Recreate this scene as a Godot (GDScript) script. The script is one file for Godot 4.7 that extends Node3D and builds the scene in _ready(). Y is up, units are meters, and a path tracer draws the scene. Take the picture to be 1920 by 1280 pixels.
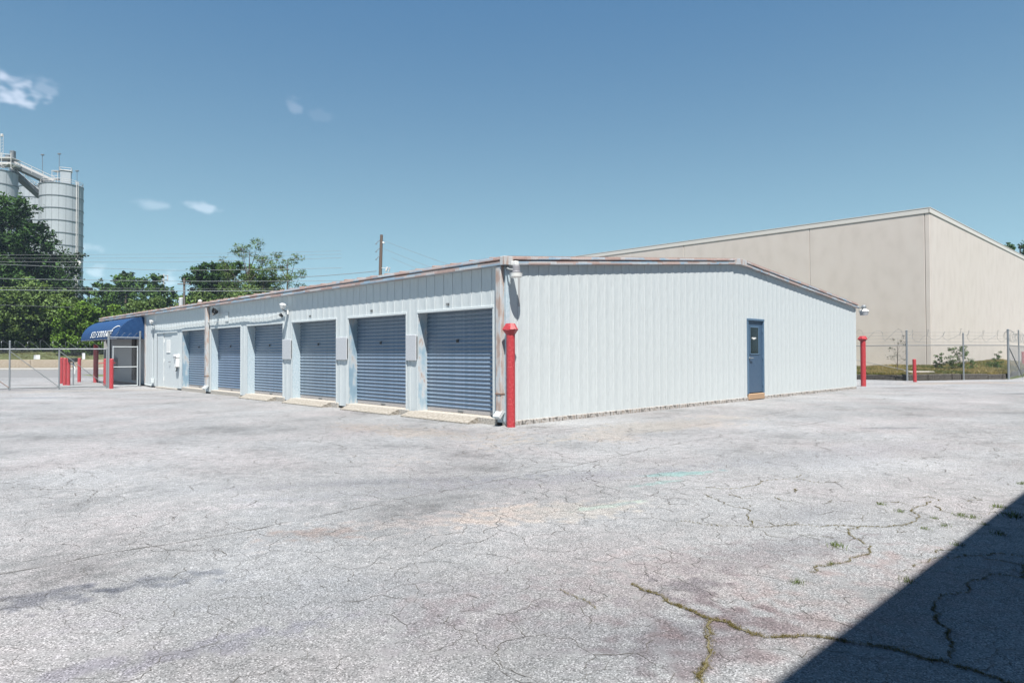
extends Node3D
# A self-storage yard: a long metal storage building seen at its corner, an old asphalt yard, a warehouse, a gate, trees and silos.
# Metres, y up; the camera stands near the origin and looks along -z. Storage building and warehouse share one heading.

const HEAD := 0.7687            # turn of the buildings about y
const EXPOSURE := 2.0
const OPENINGS := [[0.40, 2.86], [3.33, 5.83], [6.46, 8.94], [9.55, 12.08], [12.61, 15.17], [15.68, 18.16]]
const RUN := 18.39              # length of the gable wall
const DEEP := 30.3              # length of the door wall with the office
var rng := RandomNumberGenerator.new()
var taken := {}
var M := {}
var corner := Vector3(-0.099, 0, -12.925)
var U := Vector3(0.719, 0, -0.695)
var W := Vector3(-0.695, 0, -0.719)


func _ready() -> void:
	rng.seed = 7
	camera_and_light()
	materials()
	ground()
	storage_building()
	building_fittings()
	office()
	warehouse()
	shading_building()
	yard_bollards()
	sliding_gate()
	right_fence()
	street()
	silos()
	trees()
	poles_and_wires()
	weeds()


# ---------------------------------------------------------------- camera, sky, sun

func shown(c: Color) -> Color:
	var l := c.srgb_to_linear()
	return Color(l.r / EXPOSURE, l.g / EXPOSURE, l.b / EXPOSURE).linear_to_srgb()


func camera_and_light() -> void:
	var cam := Camera3D.new()
	cam.name = "camera"
	cam.position = Vector3(0, 1.4, 0)
	cam.rotation = Vector3(0.0173, 0, -0.0031)
	cam.fov = 53.72
	cam.near = 0.05
	cam.far = 4000.0
	add_child(cam)
	cam.current = true
	var sun := DirectionalLight3D.new()
	sun.name = "sun"
	sun.light_energy = 1.55
	sun.light_color = Color(1.0, 0.98, 0.95)
	sun.light_angular_distance = 0.5
	sun.shadow_enabled = true
	add_child(sun)
	sun.look_at_from_position(Vector3.ZERO, Vector3(-0.141 * 0.438, -0.899, -0.99 * 0.438))
	var sky_mat := ProceduralSkyMaterial.new()
	sky_mat.sky_top_color = shown(Color(0.062, 0.182, 0.395).linear_to_srgb())
	sky_mat.sky_horizon_color = shown(Color(0.565, 0.895, 0.965).linear_to_srgb())
	sky_mat.sky_curve = 0.15
	sky_mat.ground_bottom_color = shown(Color(0.45, 0.45, 0.45))
	sky_mat.ground_horizon_color = shown(Color(0.62, 0.72, 0.76))
	sky_mat.sun_angle_max = 1.0
	sky_mat.sky_cover = clouds()
	sky_mat.sky_cover_modulate = Color(1, 1, 1)
	var sky := Sky.new()
	sky.sky_material = sky_mat
	var env := Environment.new()
	env.background_mode = Environment.BG_SKY
	env.sky = sky
	env.tonemap_mode = Environment.TONE_MAPPER_LINEAR
	env.tonemap_exposure = EXPOSURE
	env.fog_enabled = true
	env.fog_density = 0.00035
	env.fog_light_color = Color(0.72, 0.82, 0.9)
	env.sdfgi_enabled = true
	env.ssao_enabled = true
	env.ssil_enabled = true
	var we := WorldEnvironment.new()
	we.name = "world_environment"
	we.environment = env
	add_child(we)


func clouds() -> ImageTexture:
	# small fair-weather puffs: x, y in the sky as (degrees right of the view, degrees up), width, height, strength
	var wide := 4096
	var im := Image.create(wide, wide / 2, false, Image.FORMAT_RGBA8)
	im.fill(Color(0, 0, 0, 0))
	var no := FastNoiseLite.new()
	no.seed = 5
	no.frequency = 0.5
	no.fractal_octaves = 3
	var puffs := [[-37.0, 17.5, 2.2, 0.75, 0.55], [-34.9, 18.2, 0.9, 0.5, 0.16], [-28.3, 11.1, 1.4, 0.36, 0.2], [-24.6, 11.2, 1.3, 0.45, 0.34], [-18.0, 19.5, 0.7, 0.6, 0.13], [-16.2, 18.8, 1.4, 0.4, 0.05],
		[-33.0, 7.6, 1.5, 0.35, 0.22], [-32.0, 6.0, 0.9, 0.5, 0.3], [-27.2, 5.6, 0.8, 0.55, 0.25], [60, 14, 4, 1.4, 0.5], [75, 22, 3, 1.0, 0.4], [120, 18, 5, 1.5, 0.5], [170, 12, 4, 1.2, 0.4], [-90, 20, 4, 1.4, 0.5], [-120, 12, 5, 1.3, 0.5], [-65, 15, 3, 1.0, 0.4], [-150, 25, 5, 1.6, 0.4]]
	for p in puffs:
		var px := 360.0 / wide
		var cx: float = (p[0] + 360.0) / px
		var cy: float = (90.0 - p[1]) / px
		for y in range(int(cy - p[3] * 3 / px), int(cy + p[3] * 3 / px) + 1):
			for x in range(int(cx - p[2] * 3 / px), int(cx + p[2] * 3 / px) + 1):
				var a: float = (x - cx) * px / (p[2] * 0.8)
				var b: float = (y - cy) * px / p[3]
				var e := no.get_noise_2d(x * px * 0.9 + p[0], y * px * 1.7) * (0.6 + 0.5 * minf(p[3], 1.0))
				var f := 1.0 - sqrt(a * a + b * b * (1.5 if b > 0 else 0.8)) * 0.75 + e * 0.95
				if f > 0:
					var s: float = smoothstep(0.0, 0.75, f) * p[4]
					var xx := posmod(x, wide)
					var old := im.get_pixel(xx, y)
					im.set_pixel(xx, y, Color(0.68, 0.64, 0.64, maxf(old.a, s)))
	return ImageTexture.create_from_image(im)


# ---------------------------------------------------------------- mesh helpers

class Geo:
	var v := PackedVector3Array()
	var n := PackedVector3Array()
	var t := PackedVector2Array()
	var c := PackedColorArray()
	var col := Color.WHITE
	var has_uv := false

	func put(p: Vector3, nn: Vector3, uv := Vector2.ZERO) -> void:
		v.append(p)
		n.append(nn)
		t.append(uv)
		c.append(col)

	func tri(a: Vector3, b: Vector3, d: Vector3) -> void:      # counter-clockwise from outside
		var nn := (b - a).cross(d - a).normalized()
		put(a, nn)
		put(d, nn)
		put(b, nn)

	func quad(a: Vector3, b: Vector3, d: Vector3, e: Vector3, out := Vector3.ZERO, ua := Vector2.ZERO, ub := Vector2.ZERO, ud := Vector2.ZERO, ue := Vector2.ZERO) -> void:
		var nn := (d - a).cross(e - b)
		if nn.length_squared() < 1e-16:
			return
		nn = nn.normalized()
		if out != Vector3.ZERO and nn.dot(out) < 0:
			nn = -nn
			put(a, nn, ua); put(b, nn, ub); put(d, nn, ud)
			put(a, nn, ua); put(d, nn, ud); put(e, nn, ue)
		else:
			put(a, nn, ua); put(d, nn, ud); put(b, nn, ub)
			put(a, nn, ua); put(e, nn, ue); put(d, nn, ud)

	func box(o: Vector3, s: Vector3, b := Basis(), ch := 0.0) -> void:
		var h := s * 0.5
		ch = minf(ch, minf(h.x, minf(h.y, h.z)) * 0.9)
		var i := h - Vector3(ch, ch, ch)
		for ax in 3:
			var e1 := Vector3.ZERO
			var e2 := Vector3.ZERO
			var e3 := Vector3.ZERO
			e1[ax] = 1; e2[(ax + 1) % 3] = 1; e3[(ax + 2) % 3] = 1
			var a2 := e2 * i[(ax + 1) % 3]
			var a3 := e3 * i[(ax + 2) % 3]
			for sg in [-1.0, 1.0]:
				var f: Vector3 = e1 * h[ax] * sg
				quad(o + b * (f - a2 - a3), o + b * (f + a2 - a3), o + b * (f + a2 + a3), o + b * (f - a2 + a3), b * (e1 * sg))
				if ch > 0:
					for s2 in [-1.0, 1.0]:       # the edge between faces ax and ax+1
						var g1: Vector3 = e1 * h[ax] * sg + a2 * s2
						var g2: Vector3 = e1 * i[ax] * sg + e2 * h[(ax + 1) % 3] * s2
						quad(o + b * (g1 - a3), o + b * (g1 + a3), o + b * (g2 + a3), o + b * (g2 - a3), b * (e1 * sg + e2 * s2))
		if ch > 0:
			for x in [-1.0, 1.0]:
				for y in [-1.0, 1.0]:
					for z in [-1.0, 1.0]:
						var p := o + b * Vector3(h.x * x, i.y * y, i.z * z)
						var q := o + b * Vector3(i.x * x, h.y * y, i.z * z)
						var r := o + b * Vector3(i.x * x, i.y * y, h.z * z)
						if x * y * z > 0: tri(p, q, r)
						else: tri(p, r, q)

	func tube(pts: Array, rad: Array, sides := 8, cap := true) -> void:
		var rings := []
		var side := Vector3.ZERO
		for k in pts.size():
			var d: Vector3 = (pts[mini(k + 1, pts.size() - 1)] - pts[maxi(k - 1, 0)]).normalized()
			if side == Vector3.ZERO:
				side = d.cross(Vector3.UP if absf(d.y) < 0.9 else Vector3.RIGHT).normalized()
			side = (side - d * side.dot(d)).normalized()
			var up := d.cross(side)
			var ring := []
			for j in sides:
				var a := TAU * j / sides
				ring.append(side * cos(a) + up * sin(a))
			rings.append(ring)
		for k in pts.size() - 1:
			var r0: float = rad[mini(k, rad.size() - 1)]
			var r1: float = rad[mini(k + 1, rad.size() - 1)]
			for j in sides:
				var j2 := (j + 1) % sides
				var n0: Vector3 = rings[k][j]
				var n1: Vector3 = rings[k][j2]
				var m0: Vector3 = rings[k + 1][j]
				var m1: Vector3 = rings[k + 1][j2]
				var a: Vector3 = pts[k] + n0 * r0
				var b: Vector3 = pts[k] + n1 * r0
				var d: Vector3 = pts[k + 1] + m1 * r1
				var e: Vector3 = pts[k + 1] + m0 * r1
				put(a, n0); put(d, m1); put(b, n1)
				put(a, n0); put(e, m0); put(d, m1)
		if cap:
			for k in [0, pts.size() - 1]:
				var r: float = rad[mini(k, rad.size() - 1)]
				var o: Vector3 = pts[k]
				for j in sides:
					var a: Vector3 = o + rings[k][j] * r
					var b: Vector3 = o + rings[k][(j + 1) % sides] * r
					if k == 0: tri(o, b, a)
					else: tri(o, a, b)

	func lathe(prof: Array, sides: int, o := Vector3.ZERO, b := Basis(), smooth := true) -> void:   # prof: Vector2(radius, height), upwards outside
		for k in prof.size() - 1:
			var p: Vector2 = prof[k]
			var q: Vector2 = prof[k + 1]
			var sl := Vector2(q.y - p.y, p.x - q.x).normalized()
			for j in sides:
				var a0 := TAU * j / sides
				var a1 := TAU * (j + 1) / sides
				var d0 := Vector3(cos(a0), 0, sin(a0))
				var d1 := Vector3(cos(a1), 0, sin(a1))
				var A := o + b * (d0 * p.x + Vector3.UP * p.y)
				var B := o + b * (d1 * p.x + Vector3.UP * p.y)
				var D := o + b * (d1 * q.x + Vector3.UP * q.y)
				var E := o + b * (d0 * q.x + Vector3.UP * q.y)
				var m0 := b * (d0 * sl.x + Vector3.UP * sl.y)
				var m1 := b * (d1 * sl.x + Vector3.UP * sl.y)
				if not smooth:
					m0 = (m0 + m1).normalized()
					m1 = m0
				put(A, m0); put(B, m1); put(D, m1)
				put(A, m0); put(D, m1); put(E, m0)

	func extrude(poly: PackedVector2Array, o: Vector3, ex: Vector3, ey: Vector3, along: Vector3, smooth_uv := false) -> void:
		var k := poly.size()
		var mid := Vector2.ZERO
		for p in poly: mid += p / k
		var length := along.length()
		var around := 0.0
		var ccw := not Geometry2D.is_polygon_clockwise(poly)
		for i in k:
			var p := poly[i]
			var q := poly[(i + 1) % k]
			var nn := Vector2(q.y - p.y, p.x - q.x) * (1.0 if ccw else -1.0)
			var a := o + ex * p.x + ey * p.y
			var b := o + ex * q.x + ey * q.y
			var e := around + (q - p).length()
			quad(a, b, b + along, a + along, ex * nn.x + ey * nn.y, Vector2(0, around), Vector2(0, e), Vector2(length, e), Vector2(length, around))
			around = e
		var idx := Geometry2D.triangulate_polygon(poly)
		for i in range(0, idx.size(), 3):
			for s in 2:
				var f := along * s
				var a := o + ex * poly[idx[i]].x + ey * poly[idx[i]].y + f
				var b := o + ex * poly[idx[i + 1]].x + ey * poly[idx[i + 1]].y + f
				var d := o + ex * poly[idx[i + 2]].x + ey * poly[idx[i + 2]].y + f
				var nn := (b - a).cross(d - a)
				if nn.dot(along) * (1 if s else -1) > 0: tri(a, b, d)
				else: tri(a, d, b)

	func leaf(p: Vector3, d: Vector3, w: Vector3, nn: Vector3) -> void:   # a leaf-sized rhomb
		put(p - d, nn); put(p + w, nn); put(p + d, nn)
		put(p - d, nn); put(p + d, nn); put(p - w, nn)

	func mesh(colours := false, uvs := false) -> ArrayMesh:
		var a := []
		a.resize(Mesh.ARRAY_MAX)
		a[Mesh.ARRAY_VERTEX] = v
		a[Mesh.ARRAY_NORMAL] = n
		if uvs: a[Mesh.ARRAY_TEX_UV] = t
		if colours: a[Mesh.ARRAY_COLOR] = c
		var m := ArrayMesh.new()
		m.add_surface_from_arrays(Mesh.PRIMITIVE_TRIANGLES, a)
		return m


func numbered(called: String) -> String:
	var k: int = taken.get(called, 0)
	taken[called] = k + 1
	return called if k == 0 else "%s_%03d" % [called, k]


func thing(called: String, label: String, category: String, at := Vector3.ZERO, turn := 0.0, group := "") -> Node3D:
	var o := Node3D.new()
	o.name = numbered(called)
	o.position = at
	o.rotation.y = turn
	tag(o, label, category, group)
	add_child(o)
	return o


func tag(o: Node3D, label: String, category: String, group := "") -> void:
	o.set_meta("label", label)
	o.set_meta("category", category)
	if group: o.set_meta("group", group)


func copy(o: Node3D, label: String, at: Vector3, turn := 0.0) -> Node3D:
	var called := String(o.name)
	if called.right(3).is_valid_int(): called = called.substr(0, called.length() - 4)
	var r: Node3D = o.duplicate()
	r.name = numbered(called)
	r.position = at
	r.rotation.y = turn
	r.set_meta("label", label)
	add_child(r)
	return r


func part(called: String, m, mat: Material, parent: Node3D, at := Vector3.ZERO, uvs := false, colours := false) -> MeshInstance3D:
	var o := MeshInstance3D.new()
	o.name = called
	o.mesh = m.mesh(colours, uvs) if m is Geo else m
	o.material_override = mat
	o.position = at
	parent.add_child(o, true)
	return o


func struct(called: String, m, mat: Material, uvs := false) -> MeshInstance3D:
	var o := part(numbered(called), m, mat, self, Vector3.ZERO, uvs)
	o.set_meta("kind", "structure")
	return o


func V(x: float, y: float, zf: float) -> Vector3:      # zf: metres in front of the camera
	return Vector3(x, y, -zf)


func L(u: float, y: float, w: float) -> Vector3:       # local to a building: along the gable, up, along the door wall
	return Vector3(u, y, -w)


func at_px(px: float, zf: float, y := 0.0) -> Vector3:
	return Vector3((px - 960.0) / 1263.0 * zf, y, -zf)


# ---------------------------------------------------------------- materials

func lin(r: float, g: float, b: float) -> Color:
	return Color(r, g, b).linear_to_srgb()


func plain(r: float, g: float, b: float, rough := 0.7, metal := 0.0) -> StandardMaterial3D:
	var m := StandardMaterial3D.new()
	m.albedo_color = lin(r, g, b)
	m.roughness = rough
	m.metallic = metal
	return m


func noise_image(size: int, seed_: int, freq: float, octaves := 4, kind := FastNoiseLite.TYPE_SIMPLEX_SMOOTH, seamless := true, warp := 0.0, ret := FastNoiseLite.RETURN_DISTANCE) -> Image:
	var f := FastNoiseLite.new()
	f.noise_type = kind
	f.seed = seed_
	f.frequency = freq
	f.fractal_octaves = octaves
	if kind == FastNoiseLite.TYPE_CELLULAR:
		f.fractal_type = FastNoiseLite.FRACTAL_NONE
		f.cellular_return_type = ret
	if warp > 0:
		f.domain_warp_enabled = true
		f.domain_warp_amplitude = warp
		f.domain_warp_frequency = freq * 1.7
	var im := f.get_seamless_image(size, size) if seamless else f.get_image(size, size)
	im.convert(Image.FORMAT_L8)
	return im


func ramp_bytes(stops: Array) -> PackedByteArray:     # 256 sRGB colours from [place, linear colour] stops
	var out := PackedByteArray()
	for i in 256:
		var f := i / 255.0
		var c: Color = stops[0][1]
		for k in stops.size() - 1:
			if f >= stops[k][0]:
				var g: float = clampf((f - stops[k][0]) / maxf(1e-5, stops[k + 1][0] - stops[k][0]), 0, 1)
				c = (stops[k][1] as Color).lerp(stops[k + 1][1], g)
		c = c.linear_to_srgb()
		out.append(int(clampf(c.r, 0, 1) * 255)); out.append(int(clampf(c.g, 0, 1) * 255)); out.append(int(clampf(c.b, 0, 1) * 255))
	return out


func painted(im: Image, stops: Array) -> ImageTexture:
	var lut := ramp_bytes(stops)
	var src := im.get_data()
	var out := PackedByteArray()
	out.resize(src.size() * 3)
	for i in src.size():
		var j := src[i] * 3
		out[i * 3] = lut[j]
		out[i * 3 + 1] = lut[j + 1]
		out[i * 3 + 2] = lut[j + 2]
	return ImageTexture.create_from_image(Image.create_from_data(im.get_width(), im.get_height(), false, Image.FORMAT_RGB8, out))


func surfaced(tex: Texture2D, metres: Vector3, rough: float, world := false, bump: Texture2D = null, bump_cm := 0.0) -> StandardMaterial3D:
	var m := StandardMaterial3D.new()
	m.albedo_texture = tex
	m.roughness = rough
	m.uv1_triplanar = true
	m.uv1_world_triplanar = world
	m.uv1_scale = Vector3(1.0 / metres.x, 1.0 / metres.y, 1.0 / metres.z)
	if bump:
		m.heightmap_enabled = true
		m.heightmap_texture = bump
		m.heightmap_scale = bump_cm
	return m


func C(r: float, g: float, b: float) -> Color:
	return Color(r, g, b)


func materials() -> void:
	var soft := noise_image(512, 11, 0.012, 5)
	var mottled := noise_image(512, 12, 0.03, 5)
	var grain := noise_image(512, 13, 0.16, 3)
	var soft_tex := ImageTexture.create_from_image(soft)
	var grain_tex := ImageTexture.create_from_image(grain)
	M.wall = surfaced(painted(mottled, [[0.0, C(0.47, 0.5, 0.5)], [0.3, C(0.512, 0.556, 0.57)], [0.75, C(0.53, 0.574, 0.586)], [1.0, C(0.545, 0.588, 0.598)]]), Vector3(1.1, 4.0, 1.1), 0.5, false, soft_tex, 0.5)
	M.trim = surfaced(painted(mottled, [[0.0, C(0.45, 0.5, 0.52)], [0.5, C(0.54, 0.585, 0.6)], [1.0, C(0.58, 0.62, 0.63)]]), Vector3(0.9, 1.6, 0.9), 0.5)
	M.door = surfaced(painted(mottled, [[0.25, C(0.118, 0.171, 0.238)], [0.5, C(0.15, 0.208, 0.284)], [0.75, C(0.192, 0.246, 0.322)]]), Vector3(1.3, 2.6, 1.3), 0.3)
	M.door.metallic_specular = 0.8
	M.bar = surfaced(painted(mottled, [[0.0, C(0.24, 0.23, 0.23)], [1.0, C(0.42, 0.41, 0.41)]]), Vector3(0.6, 0.6, 0.6), 0.6)
	for k in 3:
		var d: StandardMaterial3D = M.door.duplicate()
		d.albedo_color = [Color(0.95, 0.96, 0.97), Color(1, 0.99, 0.97), Color(0.9, 0.93, 0.97)][k]
		d.uv1_offset = Vector3(0.31, 0.17, 0.43) * (k + 1)
		d.roughness = [0.34, 0.28, 0.4][k]
		M[["door_faded", "door_clean", "door_dull"][k]] = d
	M.jamb_pale = surfaced(painted(mottled, [[0.0, C(0.36, 0.44, 0.48)], [0.35, C(0.40, 0.5, 0.56)], [0.7, C(0.47, 0.55, 0.6)], [1.0, C(0.52, 0.57, 0.6)]]), Vector3(0.8, 1.2, 0.8), 0.6)
	M.jamb_blue = surfaced(painted(soft, [[0.0, C(0.19, 0.29, 0.37)], [0.4, C(0.23, 0.335, 0.415)], [0.58, C(0.31, 0.4, 0.465)], [0.72, C(0.42, 0.465, 0.49)], [1.0, C(0.38, 0.33, 0.3)]]), Vector3(1.6, 3.6, 1.6), 0.6)
	M.jamb_worn = surfaced(painted(soft, [[0.0, C(0.24, 0.37, 0.46)], [0.35, C(0.34, 0.44, 0.51)], [0.55, C(0.43, 0.49, 0.53)], [0.7, C(0.48, 0.51, 0.53)], [0.82, C(0.42, 0.38, 0.36)], [1.0, C(0.34, 0.25, 0.2)]]), Vector3(1.3, 2.6, 1.3), 0.6)
	M.rusty = surfaced(painted(soft, [[0.0, C(0.32, 0.23, 0.19)], [0.34, C(0.38, 0.3, 0.265)], [0.44, C(0.42, 0.385, 0.365)], [0.58, C(0.45, 0.445, 0.44)], [0.75, C(0.42, 0.45, 0.48)], [1.0, C(0.48, 0.51, 0.53)]]), Vector3(1.0, 3.0, 1.0), 0.6)
	M.fascia = fascia_material()
	M.guard = surfaced(painted(mottled, [[0.2, C(0.4, 0.42, 0.45)], [0.8, C(0.52, 0.535, 0.56)]]), Vector3(0.5, 0.5, 0.5), 0.55)
	M.roof = surfaced(painted(mottled, [[0.0, C(0.17, 0.09, 0.065)], [0.4, C(0.26, 0.15, 0.11)], [0.62, C(0.34, 0.26, 0.23)], [1.0, C(0.3, 0.33, 0.36)]]), Vector3(0.6, 0.6, 0.6), 0.7)
	M.concrete = surfaced(painted(mottled, [[0.0, C(0.2, 0.185, 0.165)], [0.45, C(0.36, 0.335, 0.3)], [0.75, C(0.45, 0.42, 0.375)], [1.0, C(0.5, 0.46, 0.41)]]), Vector3(0.9, 0.9, 0.9), 0.9, false, grain_tex, 0.3)
	M.footing = surfaced(painted(mottled, [[0.25, C(0.12, 0.112, 0.105)], [0.38, C(0.24, 0.225, 0.21)], [0.47, C(0.38, 0.365, 0.35)], [0.6, C(0.42, 0.405, 0.39)], [0.7, C(0.31, 0.27, 0.235)], [0.82, C(0.22, 0.195, 0.175)]]), Vector3(2.0, 4.0, 2.0), 0.95, false, grain_tex, 0.4)
	M.ramp = surfaced(painted(mottled, [[0.25, C(0.17, 0.15, 0.125)], [0.42, C(0.26, 0.238, 0.205)], [0.65, C(0.3, 0.28, 0.248)], [0.85, C(0.33, 0.315, 0.285)]]), Vector3(1.2, 1.2, 1.2), 0.9, false, grain_tex, 0.2)
	M.red = surfaced(painted(mottled, [[0.16, C(0.16, 0.07, 0.055)], [0.2, C(0.33, 0.024, 0.034)], [0.5, C(0.41, 0.034, 0.045)], [0.74, C(0.45, 0.06, 0.07)], [0.82, C(0.5, 0.17, 0.16)]]), Vector3(0.45, 0.7, 0.45), 0.5)
	M.blue_door = surfaced(painted(mottled, [[0.0, C(0.038, 0.075, 0.135)], [0.6, C(0.053, 0.098, 0.165)], [1.0, C(0.07, 0.12, 0.19)]]), Vector3(0.35, 2.5, 0.35), 0.4)
	M.blue_frame = plain(0.085, 0.15, 0.23, 0.45)
	M.wood = surfaced(painted(mottled, [[0.0, C(0.3, 0.19, 0.11)], [1.0, C(0.46, 0.32, 0.21)]]), Vector3(0.8, 0.1, 0.1), 0.8)
	M.white = plain(0.7, 0.71, 0.7, 0.5)
	M.grey_lamp = plain(0.22, 0.22, 0.24, 0.55)
	M.galv = plain(0.24, 0.262, 0.28, 0.55, 0.3)
	M.galv_dull = plain(0.2, 0.215, 0.225, 0.6, 0.3)
	M.wire = plain(0.24, 0.25, 0.26, 0.6, 0.3)
	M.black = plain(0.02, 0.021, 0.023, 0.5)
	M.dark = plain(0.045, 0.042, 0.042, 0.8)
	M.rust = plain(0.2, 0.13, 0.1, 0.8)
	M.ink = plain(0.05, 0.055, 0.06, 0.8)
	M.glass = StandardMaterial3D.new()
	M.glass.albedo_color = Color(0.03, 0.045, 0.05, 1)
	M.glass.roughness = 0.08
	M.lens = plain(0.72, 0.72, 0.7, 0.25)
	M.awning = surfaced(painted(soft, [[0.0, C(0.012, 0.044, 0.125)], [1.0, C(0.022, 0.066, 0.165)]]), Vector3(1.5, 1.5, 1.5), 0.85)
	M.awning.metallic_specular = 0.3
	M.office = plain(0.34, 0.345, 0.35, 0.8)
	M.tan = surfaced(painted(noise_image(512, 21, 0.014, 5), [[0.0, C(0.5, 0.455, 0.42)], [0.45, C(0.54, 0.492, 0.456)], [1.0, C(0.56, 0.515, 0.48)]]), Vector3(9.0, 16.0, 9.0), 0.9)
	M.cream = plain(0.56, 0.545, 0.52, 0.7)
	M.joint = plain(0.28, 0.26, 0.24, 0.9)
	M.stone = surfaced(painted(mottled, [[0.0, C(0.03, 0.028, 0.026)], [0.5, C(0.065, 0.06, 0.054)], [0.7, C(0.13, 0.12, 0.108)], [1.0, C(0.2, 0.185, 0.165)]]), Vector3(1.4, 0.9, 1.4), 0.95, false, grain_tex, 1.0)
	M.soil = surfaced(painted(mottled, [[0.0, C(0.10, 0.095, 0.035)], [0.4, C(0.15, 0.15, 0.055)], [0.65, C(0.24, 0.2, 0.09)], [1.0, C(0.28, 0.2, 0.11)]]), Vector3(3.0, 3.0, 3.0), 1.0, true)
	M.lawn = surfaced(painted(mottled, [[0.0, C(0.06, 0.085, 0.03)], [0.6, C(0.11, 0.135, 0.05)], [1.0, C(0.2, 0.18, 0.085)]]), Vector3(6, 6, 6), 1.0, true)
	M.land = surfaced(painted(mottled, [[0.0, C(0.05, 0.075, 0.028)], [1.0, C(0.1, 0.11, 0.05)]]), Vector3(40, 40, 40), 1.0, true)
	M.road = surfaced(painted(mottled, [[0.0, C(0.15, 0.152, 0.155)], [1.0, C(0.2, 0.2, 0.202)]]), Vector3(5, 5, 5), 0.95, true)
	M.pave = surfaced(painted(mottled, [[0.0, C(0.26, 0.255, 0.24)], [1.0, C(0.36, 0.35, 0.33)]]), Vector3(3, 3, 3), 0.95, true)
	M.tan_wall = surfaced(painted(mottled, [[0.0, C(0.26, 0.21, 0.16)], [0.5, C(0.36, 0.3, 0.23)], [1.0, C(0.42, 0.36, 0.29)]]), Vector3(4, 2, 4), 0.95, true)
	M.silo = surfaced(painted(mottled, [[0.0, C(0.335, 0.37, 0.4)], [0.5, C(0.36, 0.395, 0.425)], [1.0, C(0.385, 0.42, 0.445)]]), Vector3(9, 26, 9), 0.75)
	M.silo_dark = plain(0.16, 0.18, 0.2, 0.8)
	M.silo_white = plain(0.52, 0.51, 0.5, 0.7)
	M.steel = plain(0.13, 0.145, 0.16, 0.7)
	M.pole = surfaced(painted(mottled, [[0.0, C(0.07, 0.05, 0.04)], [1.0, C(0.17, 0.125, 0.1)]]), Vector3(0.2, 2.5, 0.2), 0.9)
	M.bark = surfaced(painted(mottled, [[0.0, C(0.045, 0.036, 0.03)], [1.0, C(0.13, 0.105, 0.085)]]), Vector3(0.5, 1.5, 0.5), 0.95)
	M.leaf = StandardMaterial3D.new()
	M.leaf.vertex_color_use_as_albedo = true
	M.leaf.roughness = 0.85
	M.leaf.metallic_specular = 0.25
	M.leaf.backlight_enabled = true
	M.leaf.backlight = Color(0.8, 0.82, 0.6)
	M.low_bounce = plain(0.07, 0.055, 0.045, 0.9)  # dark so the unseen building bounces little light into the shadow
	M.asphalt = asphalt_material()
	M.crack = plain(0.095, 0.089, 0.081, 0.95)
	M.moss_dark = plain(0.105, 0.095, 0.065, 1.0)
	M.moss = plain(0.15, 0.135, 0.085, 1.0)


func fascia_material() -> StandardMaterial3D:
	# old paint along the eaves: patches of bare rust, faded blue and chalky white, 8 m long
	var w := 1024
	var im := Image.create(w, 8, false, Image.FORMAT_RGB8)
	var r := RandomNumberGenerator.new()
	r.seed = 3
	var pal := [lin(0.36, 0.25, 0.22), lin(0.4, 0.29, 0.26), lin(0.33, 0.24, 0.215), lin(0.42, 0.4, 0.4), lin(0.46, 0.47, 0.48), lin(0.34, 0.42, 0.5), lin(0.26, 0.37, 0.47), lin(0.44, 0.34, 0.31)]
	for y in 8:
		var x := 0
		while x < w:
			var k := r.randi_range(10, 90)
			var c: Color = pal[r.randi() % pal.size()]
			for i in k:
				var f := r.randf_range(0.92, 1.06)
				if x + i < w: im.set_pixel(x + i, y, Color(c.r * f, c.g * f, c.b * f))
			x += k
	var m := StandardMaterial3D.new()
	m.albedo_texture = ImageTexture.create_from_image(im)
	m.roughness = 0.6
	m.uv1_scale = Vector3(1 / 8.0, 1 / 0.45, 1)
	return m


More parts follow.
